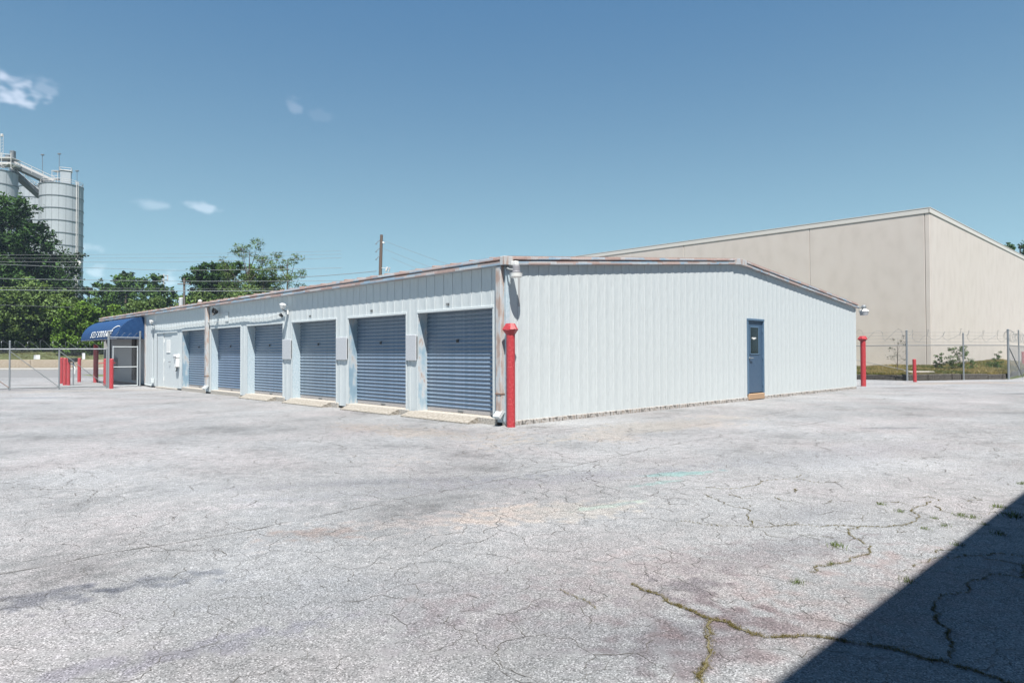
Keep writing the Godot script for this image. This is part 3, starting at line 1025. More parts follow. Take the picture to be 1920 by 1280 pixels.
func roll_door(b: Node3D, i: int) -> void:
	var w0: float = OPENINGS[i][0]
	var w1: float = OPENINGS[i][1]
	var wide := w1 - w0
	var wc := (w0 + w1) * 0.5
	var top := Geo.new()                       # one slat of the curtain: a rounded ridge and a groove
	var prof := [Vector2(0, 0), Vector2(-0.001, 0.014), Vector2(-0.012, 0.02), Vector2(-0.022, 0.028), Vector2(-0.0245, 0.036), Vector2(-0.021, 0.046), Vector2(-0.0125, 0.06), Vector2(-0.004, 0.072), Vector2(0, 0.08), Vector2(0, 0.0866)]
	for k in prof.size() - 1:
		var p: Vector2 = prof[k]
		var q: Vector2 = prof[k + 1]
		top.quad(L(p.x, p.y, -wide * 0.5), L(q.x, q.y, -wide * 0.5), L(q.x, q.y, wide * 0.5), L(p.x, p.y, wide * 0.5), L(-1, 0, 0))
	var slat_mesh := top.mesh()
	var sill := 0.135
	var skin: Material = [M.door, M.door_faded, M.door_clean, M.door, M.door_dull, M.door_faded][i]
	var g := Geo.new()
	g.box(L(0.263, sill + 0.04, wc), Vector3(0.03, 0.08, wide - 0.02), Basis(), 0.006)
	var d := part("roll_up_door", g, M.bar, b)
	for k in 26:
		part("slat", slat_mesh, skin, d, L(0.262, sill + 0.08 + k * 0.0866, wc))
	g = Geo.new()
	g.box(L(0.245, sill + 0.045, wc + 0.05), Vector3(0.03, 0.03, 0.18), Basis(), 0.006)
	part("lift_handle", g, M.galv_dull, d)
	g = Geo.new()
	g.box(L(0.235, 1.66, wc + 0.15), Vector3(0.025, 0.06, 0.07), Basis(), 0.006)
	part("latch", g, M.black, d)
	g = Geo.new()                             # a backing so that no daylight passes the curtain
	g.box(L(0.292, 1.26, wc), Vector3(0.02, 2.28, wide + 0.1))
	part("curtain_back", g, M.door, d)
	var blue := i in [0, 1, 5]
	for s in 2:
		g = Geo.new()
		g.box(L(0.145, 1.215, w1 + 0.012 if s == 0 else w0 - 0.012), Vector3(0.27, 2.19, 0.022), Basis(), 0.003)
		part("door_jamb", g, (M.jamb_worn if i == 0 else M.jamb_blue) if blue and s == 0 else M.jamb_pale, b)
	g = Geo.new()
	g.box(L(0.145, 2.313, wc), Vector3(0.3, 0.022, wide + 0.02), Basis(), 0.003)
	g.box(L(-0.006, 2.315, wc), Vector3(0.02, 0.05, wide + 0.08), Basis(), 0.004)
	part("door_header", g, M.trim, b)
	g = Geo.new()
	g.box(L(0.15, 0.05, wc), Vector3(0.34, 0.165, wide + 0.24 if i < 4 else wide), Basis(), 0.012)
	part("door_sill", g, M.concrete, b)


func blue_door(b: Node3D) -> void:
	var g := Geo.new()
	g.box(L(10.21, 1.275, 0.035), Vector3(0.94, 2.13, 0.045), Basis(), 0.006)
	var d := part("blue_door", g, M.blue_door, b)
	d.set_meta("label", "blue metal door with a narrow dark window in the gable wall")
	g = Geo.new()
	for u in [9.715, 10.705]:
		g.box(L(u, 1.28, 0.02), Vector3(0.06, 2.2, 0.09), Basis(), 0.005)
	g.box(L(10.21, 2.365, 0.016), Vector3(1.06, 0.06, 0.1), Basis(), 0.005)
	part("door_frame", g, M.blue_frame, d)
	g = Geo.new()
	for u in [9.885, 10.425]:
		g.box(L(u, 1.75, 0.008), Vector3(0.03, 0.83, 0.018), Basis(), 0.004)
	for y in [1.35, 2.15]:
		g.box(L(10.155, y, 0.008), Vector3(0.57, 0.03, 0.018), Basis(), 0.004)
	part("window_frame", g, M.blue_frame, d)
	g = Geo.new()
	g.box(L(10.155, 1.75, 0.0095), Vector3(0.5, 0.76, 0.006))
	part("window_pane", g, M.glass, d)
	g = Geo.new()
	g.box(L(10.125, 1.825, 0.0035), Vector3(0.27, 0.035, 0.004))
	g.box(L(10.125, 1.795, 0.0035), Vector3(0.13, 0.025, 0.004))
	part("window_sticker", g, M.white, d)
	g = Geo.new()
	g.box(L(9.84, 1.235, 0.0), Vector3(0.07, 0.05, 0.03), Basis(), 0.01)
	g.tube([L(9.83, 1.235, -0.035), L(9.98, 1.232, -0.04)], [0.014], 8)
	part("door_handle", g, M.galv, d)
	for y in [0.45, 1.25, 2.05]:
		g = Geo.new()
		g.box(L(10.672, y, 0.0), Vector3(0.03, 0.11, 0.03), Basis(), 0.006)
		part("hinge", g, M.blue_frame, d)
	g = Geo.new()
	g.box(L(10.195, 0.1, 0.03), Vector3(0.98, 0.17, 0.16), Basis(), 0.012)
	part("threshold_board", g, M.wood, d)


func white_door(b: Node3D) -> void:
	var g := Geo.new()
	g.box(L(0.045, 1.165, 19.91), Vector3(0.04, 2.21, 0.95), Basis(), 0.006)
	var d := part("white_door", g, M.trim, b)
	d.set_meta("label", "flush white metal door set between flat white panels")
	for s in [[18.72, 19.41], [20.43, 21.22]]:
		g = Geo.new()
		g.box(L(0.035, 1.165, (s[0] + s[1]) * 0.5), Vector3(0.05, 2.21, s[1] - s[0] - 0.012), Basis(), 0.006)
		part("side_panel", g, M.trim, d)
	g = Geo.new()
	g.box(L(0.0, 2.28, 19.97), Vector3(0.05, 0.04, 2.54), Basis(), 0.005)
	part("door_header", g, M.trim, d)
	g = Geo.new()
	g.box(L(0.02, 1.72, 19.86), Vector3(0.012, 0.5, 0.45), Basis(), 0.004)
	g.box(L(0.016, 1.47, 19.86), Vector3(0.02, 0.02, 0.45), Basis(), 0.004)
	part("cover_plate", g, M.white, d)
	g = Geo.new()
	g.tube([L(0.03, 1.1, 19.56), L(-0.03, 1.1, 19.56), L(-0.03, 1.08, 19.66)], [0.014], 6)
	part("door_handle", g, M.galv_dull, d)
	for y in [0.4, 1.15, 1.95]:
		g = Geo.new()
		g.tube([L(0.018, y - 0.07, 20.385), L(0.018, y + 0.07, 20.385)], [0.016], 6)
		part("hinge", g, M.white, d)
	g = Geo.new()
	g.box(L(0.03, 0.03, 19.97), Vector3(0.2, 0.06, 2.5), Basis(), 0.01)
	part("door_sill", g, M.concrete, d)


func bl(u: float, y: float, w: float) -> Vector3:       # a point of the storage building in the world
	return corner + U * u + W * w + Vector3(0, y, 0)


func building_fittings() -> void:
	# corner lamp on the gable
	var t := thing("wall_lamp", "grey security lamp with clear bottom at the near corner of the gable wall", "lamp", bl(0.06, 2.84, -0.2), HEAD)
	var g := Geo.new()
	g.lathe([Vector2(0.0, 0.0), Vector2(0.1, 0.0), Vector2(0.118, 0.015), Vector2(0.125, 0.075), Vector2(0.128, 0.085)], 20)
	part("refractor", g, M.lens, t)
	g = Geo.new()
	g.lathe([Vector2(0.0, 0.085), Vector2(0.128, 0.085), Vector2(0.132, 0.095), Vector2(0.085, 0.105), Vector2(0.078, 0.12), Vector2(0.072, 0.22), Vector2(0.06, 0.235), Vector2(0.0, 0.24)], 20)
	part("housing", g, M.grey_lamp, t)
	g = Geo.new()
	g.box(Vector3(0, 0.275, -0.03), Vector3(0.1, 0.08, 0.12), Basis(), 0.01)
	part("photocell", g, M.white, t)
	g = Geo.new()
	g.tube([Vector3(-0.06, 0.14, -0.02), Vector3(-0.1, 0.15, -0.08), Vector3(-0.1, 0.2, -0.185)], [0.022], 8)
	part("arm", g, M.galv_dull, t)
	# lamp on an arm past the far corner
	t = thing("wall_lamp", "white domed security lamp on an arm at the far gable corner", "lamp", bl(18.95, 2.82, -0.12), HEAD)
	g = Geo.new()
	g.lathe([Vector2(0.0, 0.0), Vector2(0.13, 0.0), Vector2(0.165, 0.13), Vector2(0.168, 0.14)], 20)
	part("refractor", g, M.guard, t)
	g = Geo.new()
	g.lathe([Vector2(0.0, 0.14), Vector2(0.175, 0.14), Vector2(0.16, 0.2), Vector2(0.1, 0.23), Vector2(0.08, 0.24)], 20)
	part("dome", g, M.lens, t)
	g = Geo.new()
	g.lathe([Vector2(0.0, 0.235), Vector2(0.085, 0.235), Vector2(0.085, 0.35), Vector2(0.05, 0.39), Vector2(0.0, 0.4)], 16)
	part("housing", g, M.galv, t)
	g = Geo.new()
	g.tube([Vector3(-0.56, 0.25, 0.0), Vector3(-0.3, 0.3, 0), Vector3(0, 0.28, 0)], [0.025], 8)
	g.tube([Vector3(-0.56, 0.16, 0.0), Vector3(-0.3, 0.18, 0), Vector3(-0.05, 0.26, 0)], [0.012], 6)
	part("arm", g, M.galv_dull, t)
	# twin flood light between the doors
	t = thing("flood_light", "white round flood light on the header between the third and fourth doors", "lamp", bl(-0.02, 2.6, 9.2), HEAD)
	g = Geo.new()
	g.box(Vector3(-0.02, 0.0, 0), Vector3(0.05, 0.12, 0.12), Basis(), 0.01)
	part("junction_box", g, M.white, t)
	g = Geo.new()
	g.lathe([Vector2(0.0, 0.0), Vector2(0.045, 0.0), Vector2(0.1, 0.1), Vector2(0.1, 0.13), Vector2(0.05, 0.16), Vector2(0, 0.165)], 16, Vector3(-0.2, 0.09, 0.06), Basis(Vector3.BACK, -0.25))
	part("lamp_head", g, M.white, t)
	g = Geo.new()
	g.tube([Vector3(-0.03, 0.03, 0), Vector3(-0.14, 0.06, 0.02), Vector3(-0.2, 0.11, 0.06)], [0.018], 6)
	part("arm", g, M.galv_dull, t)
	g = Geo.new()
	g.lathe([Vector2(0.0, 0.0), Vector2(0.04, 0.0), Vector2(0.05, 0.1), Vector2(0.0, 0.12)], 10, Vector3(-0.12, -0.12, -0.08), Basis(Vector3.BACK, 0.9))
	part("spot_head", g, M.ink, t)
	t = thing("flood_light", "small white flood light on the wall above the white door", "lamp", bl(-0.02, 2.62, 21.5), HEAD)
	g = Geo.new()
	g.lathe([Vector2(0.0, 0.0), Vector2(0.04, 0.0), Vector2(0.09, 0.1), Vector2(0.09, 0.13), Vector2(0, 0.16)], 14, Vector3(-0.16, 0.06, 0), Basis(Vector3.BACK, -0.3))
	part("lamp_head", g, M.lens, t)
	g = Geo.new()
	g.tube([Vector3(0, -0.02, 0), Vector3(-0.1, 0, 0), Vector3(-0.16, 0.08, 0)], [0.02], 6)
	part("arm", g, M.galv_dull, t)
	# black horn
	t = thing("horn_speaker", "round black horn speaker under the eave above the second door from the left", "speaker", bl(-0.03, 2.86, 14.45), HEAD)
	g = Geo.new()
	g.lathe([Vector2(0.13, 0.16), Vector2(0.14, 0.15), Vector2(0.08, 0.05), Vector2(0.045, 0.0), Vector2(0, 0)], 18, Vector3(-0.02, 0, 0), Basis(Vector3.BACK, PI / 2))
	part("horn", g, M.black, t)
	g = Geo.new()
	g.lathe([Vector2(0, 0.07), Vector2(0.035, 0.06), Vector2(0.04, 0.0)], 12, Vector3(-0.08, 0, 0), Basis(Vector3.BACK, PI / 2))
	part("driver", g, M.grey_lamp, t)
	# notice above the second door
	g = Geo.new()
	g.box(Vector3(0, 0.16, 0), Vector3(0.015, 0.32, 0.26), Basis(), 0.004)
	var s := part(numbered("notice_board"), g, M.trim, self, bl(-0.012, 2.5, 13.75))
	s.rotation.y = HEAD
	tag(s, "small blank white notice on the header above the second door from the left", "sign")
	# keypad-like electricity meter
	t = thing("electric_meter", "white meter box on a rusty plate between the white door and the first roll-up door", "meter", bl(-0.0, 0.86, 18.6), HEAD)
	g = Geo.new()
	g.box(Vector3(-0.07, 0.2, 0.05), Vector3(0.13, 0.32, 0.24), Basis(), 0.015)
	part("meter_box", g, M.white, t)
	g = Geo.new()
	g.box(Vector3(-0.06, 0.46, 0.06), Vector3(0.12, 0.14, 0.18), Basis(), 0.012)
	part("upper_box", g, M.white, t)
	g = Geo.new()
	g.box(Vector3(-0.03, 0.22, -0.13), Vector3(0.05, 0.42, 0.14), Basis(), 0.01)
	part("back_plate", g, M.rust, t)
	g = Geo.new()
	g.lathe([Vector2(0.0, 0.0), Vector2(0.07, 0.0), Vector2(0.075, 0.07), Vector2(0.0, 0.09)], 14, Vector3(-0.13, 0.46, 0.06), Basis(Vector3.BACK, PI / 2))
	part("dial", g, M.guard, t)
	g = Geo.new()
	g.tube([Vector3(-0.05, 0.04, -0.02), Vector3(-0.05, -0.1, -0.05), Vector3(-0.04, -0.12, -0.18)], [0.02], 6)
	part("cable", g, M.ink, t)
	# concrete ramps before the four nearest doors
	var tells := ["pale concrete ramp before roll-up door 106, nearest the corner", "pale concrete ramp before roll-up door 105", "tan concrete ramp before roll-up door 104", "pale concrete ramp before the third roll-up door from the left"]
	var spans := [[0.82, 3.12], [3.58, 5.74], [6.72, 8.98], [9.98, 12.04]]
	for i in 4:
		g = Geo.new()
		var a: float = spans[i][0]
		var d: float = spans[i][1]
		g.extrude(PackedVector2Array([Vector2(-0.3, 0.0), Vector2(-0.3, 0.025), Vector2(-0.035, 0.12), Vector2(-0.035, 0.0)]), L(0, 0, a - (a + d) * 0.5), Vector3.RIGHT, Vector3.UP, L(0, 0, d - a))
		var o := part(numbered("concrete_ramp"), g, M.ramp, self, bl(0, 0.0, (a + d) * 0.5))
		o.rotation.y = HEAD
		tag(o, tells[i], "ramp", "ramps before the roll-up doors")


func office() -> void:
	var t: Node3D = get_node("storage_building")
	var g := Geo.new()
	g.box(L(0.35, 1.1, 26.32), Vector3(0.1, 2.1, 6.75), Basis(), 0.01)
	part("office_wall", g, M.office, t)
	g = Geo.new()
	g.box(L(0.35, 2.68, 26.6), Vector3(0.1, 1.02, 7.3), Basis(), 0.01)
	part("upper_wall", g, M.wall, t)
	g = Geo.new()
	g.box(L(0.33, 1.1, 29.97), Vector3(0.14, 2.16, 0.5), Basis(), 0.01)
	part("corner_post", g, M.dark, t)
	g = Geo.new()
	g.box(L(0.27, 1.15, 25.52), Vector3(0.1, 1.9, 0.5), Basis(), 0.01)
	part("side_door", g, M.dark, t)
	g = Geo.new()
	g.box(L(0.22, 0.95, 28.92), Vector3(0.16, 0.5, 0.9), Basis(), 0.015)
	part("wall_unit", g, M.grey_lamp, t)
	# awning
	t = thing("office_awning", "curved blue fabric awning with white SELF STORAGE lettering", "awning", bl(0.0, 2.07, 23.05), HEAD)
	g = Geo.new()
	var steps := 16
	for k in steps:
		var a0 := PI / 2 * k / steps
		var a1 := PI / 2 * (k + 1) / steps
		for j in 11:
			var w0 := j * 6.6 / 11
			var w1 := (j + 1) * 6.6 / 11
			var r0 := 1.05 * cos(a0)
			var r1 := 1.05 * cos(a1)
			var sag := 0.012
			var wm := (w0 + w1) * 0.5
			for h in 2:      # each bay of cloth sags a little between two bows
				var wa := w0 if h == 0 else wm
				var wb := wm if h == 0 else w1
				var da := 0.0 if h == 0 else sag
				var db := sag if h == 0 else 0.0
				g.quad(L(-r0 * (1 - da), 0.97 * sin(a0) - da, wa), L(-r0 * (1 - db), 0.97 * sin(a0) - db, wb), L(-r1 * (1 - db), 0.97 * sin(a1) - db, wb), L(-r1 * (1 - da), 0.97 * sin(a1) - da, wa), L(-cos(a0), sin(a0), 0))
	part("canopy", g, M.awning, t)
	for w in [0.0, 6.6]:
		g = Geo.new()
		var poly := PackedVector2Array([Vector2(0, 0)])
		for k in steps + 1: poly.append(Vector2(-1.045 * cos(PI / 2 * k / steps), 0.965 * sin(PI / 2 * k / steps)))
		g.extrude(poly, L(0, 0, w - 0.008), Vector3.RIGHT, Vector3.UP, L(0, 0, 0.016))
		part("end_panel", g, M.awning, t)
	g = Geo.new()
	g.tube([L(0, 0, 0.02), L(-1.03, 0, 0.02), L(-1.03, 0, 6.58), L(0, 0, 6.58)], [0.02], 6)
	part("frame_tube", g, M.galv_dull, t)
	var tm := TextMesh.new()
	tm.text = "SELF STORAGE"
	tm.font = font("Droid Sans", 800)
	tm.font_size = 40
	tm.pixel_size = 0.0094
	tm.depth = 0.0
	tm.curve_step = 1.0
	var arr := tm.get_mesh_arrays()
	if arr.size() and arr[Mesh.ARRAY_VERTEX] != null and arr[Mesh.ARRAY_VERTEX].size():
		g = Geo.new()
		var vs: PackedVector3Array = arr[Mesh.ARRAY_VERTEX]
		var idx: PackedInt32Array = arr[Mesh.ARRAY_INDEX] if arr[Mesh.ARRAY_INDEX] != null else PackedInt32Array(range(vs.size()))
		var lo := vs[0]
		var hi := vs[0]
		for p in vs:
			lo = lo.min(p)
			hi = hi.max(p)
		for i in range(0, idx.size(), 3):
			var q := []
			for j in 3:
				var p: Vector3 = (vs[idx[i + j]] - lo) / (hi - lo).max(Vector3.ONE * 1e-4)
				var y := 0.11 + p.y * 0.28
				var w := 4.68 - p.x * 3.62 - p.y * 0.12
				var a := asin(clampf(y / 0.97, 0, 0.99))
				q.append(L(-1.05 * cos(a) - 0.022, y + 0.004, w))
			var nn: Vector3 = (q[1] - q[0]).cross(q[2] - q[0])
			if nn.x > 0: g.tri(q[0], q[2], q[1])
			else: g.tri(q[0], q[1], q[2])
		part("lettering", g, M.white, t)
	g = Geo.new()                              # the white crescent beside the words
	var last := []
	for k in 25:
		var f := k / 24.0
		var ang := lerpf(3.3, 0.9, f)
		var cy := 0.26 + 0.3 * sin(ang)
		var cw := 0.5 - 0.72 * cos(ang)
		var th := 0.032 * sin(f * PI) * (1.15 - f) + 0.003
		var pts := []
		for sgn in [-1.0, 1.0]:
			var y: float = cy + sgn * th
			var a := asin(clampf(y / 0.97, 0, 0.99))
			pts.append(L(-1.05 * cos(a) - 0.024, y + 0.006, cw))
		if last.size(): g.quad(last[0], pts[0], pts[1], last[1], L(-1, 0.5, 0))
		last = pts
	part("crescent", g, M.white, t)


# ---------------------------------------------------------------- warehouse and the building behind the camera

func warehouse() -> void:
	var at := Vector3(27.108, 0, -43.516)
	var t := thing("tan_warehouse", "tall windowless tan concrete warehouse with pale roof edge beyond the fence", "warehouse", at, HEAD)
	var high := 10.42
	var seams := [0.0, 0.3, 7.7, 18.15, 28.6, 39.0]
	for i in seams.size() - 1:
		var g := Geo.new()
		g.box(L(0.1, high * 0.5, (seams[i] + seams[i + 1]) * 0.5), Vector3(0.2, high, seams[i + 1] - seams[i] - 0.022), Basis(), 0.02)
		part("wall_panel", g, M.tan, t)
	for i in 5:
		var g := Geo.new()
		g.box(L(0.21 + 4.5 + i * 9.0, high * 0.5, 0.1), Vector3(9.0 - 0.012, high, 0.19), Basis(), 0.004)
		part("wall_panel", g, M.tan, t)
	var core := Geo.new()
	core.box(L(22.7, high * 0.5 - 0.02, 19.6), Vector3(45.0, high - 0.1, 38.8))
	part("inner_wall", core, M.joint, t)
	var e := Geo.new()
	var prof := PackedVector2Array([Vector2(-0.06, 0), Vector2(0.035, 0), Vector2(0.035, 0.27), Vector2(0.0, 0.28), Vector2(0.0, 0.305), Vector2(0.05, 0.315), Vector2(0.05, 0.355), Vector2(-0.06, 0.355)])
	e.extrude(prof, L(0, high, 0), L(-1, 0, 0), Vector3.UP, L(0, 0, 39.2))
	part("roof_edge", e, M.cream, t)
	e = Geo.new()
	e.extrude(prof, L(-0.035, high, 0), L(0, 0, -1), Vector3.UP, L(45.4, 0, 0))
	part("roof_edge", e, M.cream, t)
	var r := Geo.new()
	r.box(L(22.7, high + 0.3, 19.7), Vector3(45.2, 0.05, 39.2))
	part("roof", r, M.cream, t)
	r = Geo.new()
	r.box(L(38.5, 2.2, -0.6), Vector3(7.0, 4.0, 1.0), Basis(), 0.02)
	var block := part("loading_dock", r, M.guard, t)  # plain grey box set against the wall
	block.set_meta("label", "plain grey block against the tan wall")


func shading_building() -> void:
	# stands close behind the camera; its eave throws the straight shadow in the right foreground
	var o := U * 16.0 + W * -1.23
	var t := thing("neighbour_building", "unseen building behind the viewer, darkened to cut bounced light, that shades the right foreground", "building", Vector3(o.x, 0, o.z), HEAD)
	var g := Geo.new()
	g.box(L(0, 3.05, -6.0), Vector3(48, 6.1, 12.0), Basis(), 0.02)
	part("wall", g, M.low_bounce, t)  # wall finish unseen; darkened to keep bounced light out of the shadow
	g = Geo.new()
	g.box(L(0, 6.15, -5.95), Vector3(48.2, 0.1, 12.1), Basis(), 0.02)
	part("roof", g, M.roof, t)


# ---------------------------------------------------------------- bollards

func bollard(called: String, label: String, at: Vector3, high: float, r: float, mat: Material) -> Node3D:
	var t := thing(called, label, "bollard", at, 0.0, "red bollards")
	var g := Geo.new()
	g.lathe([Vector2(r, 0), Vector2(r, high - 0.03), Vector2(r * 0.85, high - 0.008), Vector2(0, high)], 20)
	part("post", g, mat, t)
	return t


func capped(label: String, at: Vector3, high: float, r: float, turn: float) -> void:
	var t := thing("capped_bollard", label, "bollard", at, turn, "red bollards")
	var g := Geo.new()
	g.lathe([Vector2(r, 0), Vector2(r, high - 0.1), Vector2(0, high - 0.1)], 24)
	part("post", g, M.red, t)
	# the cap: a crushed drum, six-sided, folded in at its lower rim
	g = Geo.new()
	var rings := [[1.04, high - 0.21], [1.9, high - 0.115], [1.82, high - 0.1], [1.12, high + 0.0], [0.95, high + 0.004]]
	var rr := RandomNumberGenerator.new()
	rr.seed = 5
	var angs := [0.2, 1.45, 2.15, 2.5, 3.6, 4.9]
	var pts := []
	for k in rings.size():
		var ring := []
		for j in angs.size():
			var f: float = rings[k][0]
			if (j == 2 or j == 3) and k in [1, 2]: f *= 0.72 if j == 3 else 0.86
			f *= rr.randf_range(0.95, 1.05) if k in [1, 2] else 1.0
			var a: float = angs[j]
			ring.append(Vector3(cos(a) * r * f, rings[k][1] + (rr.randf_range(-0.012, 0.012) if k in [1, 2] else 0.0), sin(a) * r * f))
		pts.append(ring)
	for k in rings.size() - 1:
		for j in angs.size():
			var j2 := (j + 1) % angs.size()
			var mid: Vector3 = (pts[k][j] + pts[k][j2]) * 0.5
			g.quad(pts[k][j], pts[k][j2], pts[k + 1][j2], pts[k + 1][j], Vector3(mid.x, (0.1 if k > 1 else -0.1), mid.z))
	for j in angs.size():
		g.tri(Vector3(0, high - 0.012, 0), pts[4][(j + 1) % angs.size()], pts[4][j])
	part("cap", g, M.red, t)


func yard_bollards() -> void:
	capped("tall red bollard with a crushed flared cap at the near building corner", bl(-0.037, 0, -0.145), 1.96, 0.083, 0.55)
	capped("tall red bollard with flared cap past the far end of the gable wall", V(14.386, 0, 27.6), 2.05, 0.1, 1.4)
	var first := bollard("red_bollard", "plain red bollard leaning on the right yard's chain-link fence post", V(18.75, 0, 31.37), 1.07, 0.075, M.red)
	first.rotation.z = 0.02
	bollard("red_bollard", "red bollard on the slope outside the fence at the right edge", at_px(1918, 50, 0.3), 1.1, 0.09, M.red)
	bollard("red_bollard", "leftmost red bollard of the three crowded at the gate keypad", V(-21.72, 0, 32.46), 1.26, 0.075, M.red)
	bollard("red_bollard", "middle red bollard of the three crowded at the gate keypad", V(-20.42, 0, 30.76), 1.25, 0.08, M.red)
	bollard("red_bollard", "red bollard touching the left side of the keypad stand", V(-20.2, 0, 30.68), 1.22, 0.075, M.red)
	bollard("red_bollard", "red bollard standing alone between the keypad stand and the awning", V(-22.03, 0, 34.29), 1.22, 0.08, M.red)
	bollard("red_bollard", "thick tall red post standing under the awning's far end", bl(-0.47, 0, 29.3), 1.9, 0.11, M.red)
	bollard("red_bollard", "red bollard just behind the tall gate post", V(-17.72, 0, 29.35), 1.22, 0.075, M.red)
	bollard("red_bollard", "red bollard in front of the walk-through gate", V(-16.37, 0, 27.53), 1.23, 0.075, M.red)
	# keypad stand
	var t := thing("keypad_stand", "grey gooseneck keypad stand with a black hood among red bollards", "keypad", V(-20.02, 0, 30.74))
	var g := Geo.new()
	g.tube([Vector3(0, 0, 0), Vector3(0, 1.06, 0)], [0.03], 8)
	part("stem", g, M.galv, t)
	g = Geo.new()
	g.box(Vector3(0.0, 1.15, 0.04), Vector3(0.32, 0.19, 0.24), Basis(), 0.025)
	part("hood", g, M.black, t)
	g = Geo.new()
	g.tube([Vector3(-0.13, 0.95, 0.02), Vector3(-0.04, 0.97, 0.03), Vector3(0.06, 0.9, 0.03), Vector3(0.1, 0.75, 0.03), Vector3(0.08, 0.52, 0.02)], [0.035], 8)
	part("gooseneck", g, M.white, t)


# ---------------------------------------------------------------- fences

func link(g: Geo, a: Vector3, b: Vector3, y0: float, y1: float, pitch := 0.07, thick := 0.0016) -> void:
	# woven wire: two sets of slanting wires, one behind the other
	var d := Vector3(b.x - a.x, 0, b.z - a.z)
	var wide := d.length()
	d /= wide
	var out := d.cross(Vector3.UP) * 0.004
	var tall := y1 - y0
	for s in 2:
		var x := -tall
		while x < wide:
			var x0 := x
			var x1 := x + tall
			var h0 := 0.0
			var h1 := tall
			if x0 < 0: h0 = -x0; x0 = 0.0
			if x1 > wide: h1 -= x1 - wide; x1 = wide
			if h1 > h0:
				if s: g.tube([a + d * x0 + out + Vector3(0, y0 + h0, 0), a + d * x1 + out + Vector3(0, y0 + h1, 0)], [thick], 3, false)
				else: g.tube([a + d * x0 - out + Vector3(0, y1 - h0, 0), a + d * x1 - out + Vector3(0, y1 - h1, 0)], [thick], 3, false)
			x += pitch


func coil(g: Geo, a: Vector3, b: Vector3, r: float, turns: float, thick := 0.004, wob := 0.15) -> void:
	var d := (b - a)
	var s := d.normalized().cross(Vector3.UP).normalized()
	var k := int(turns * 10)
	var pts := []
	for i in k + 1:
		var f := float(i) / k
		var ang := TAU * turns * f
		var q := r * (1.0 + wob * sin(f * 37.0) + wob * 0.6 * sin(f * 91.0))
		pts.append(a + d * f + (s * cos(ang) * 0.8 + Vector3.UP * sin(ang)) * q + d.normalized() * sin(ang) * r * 0.5)
	g.tube(pts, [thick], 3, false)
	for i in range(0, k, 4):          # razor barbs
		var p: Vector3 = pts[i]
		var q: Vector3 = pts[i + 1]
		var e := (q - p).normalized() * 0.04
		g.leaf(p, e, Vector3.UP.cross(e).normalized() * 0.014, Vector3.UP)


func post(called: String, parent: Node3D, at: Vector3, high: float, r := 0.032, mat: Material = null) -> void:
	var g := Geo.new()
	g.lathe([Vector2(r, 0), Vector2(r, high), Vector2(r * 1.25, high), Vector2(r * 1.2, high + 0.02), Vector2(0, high + 0.05)], 10)
	part(called, g, mat if mat else M.galv, parent, at)


func rail(called: String, parent: Node3D, a: Vector3, b: Vector3, r := 0.022, mat: Material = null) -> void:
	var g := Geo.new()
	g.tube([a, b], [r], 8)
	part(called, g, mat if mat else M.galv, parent)


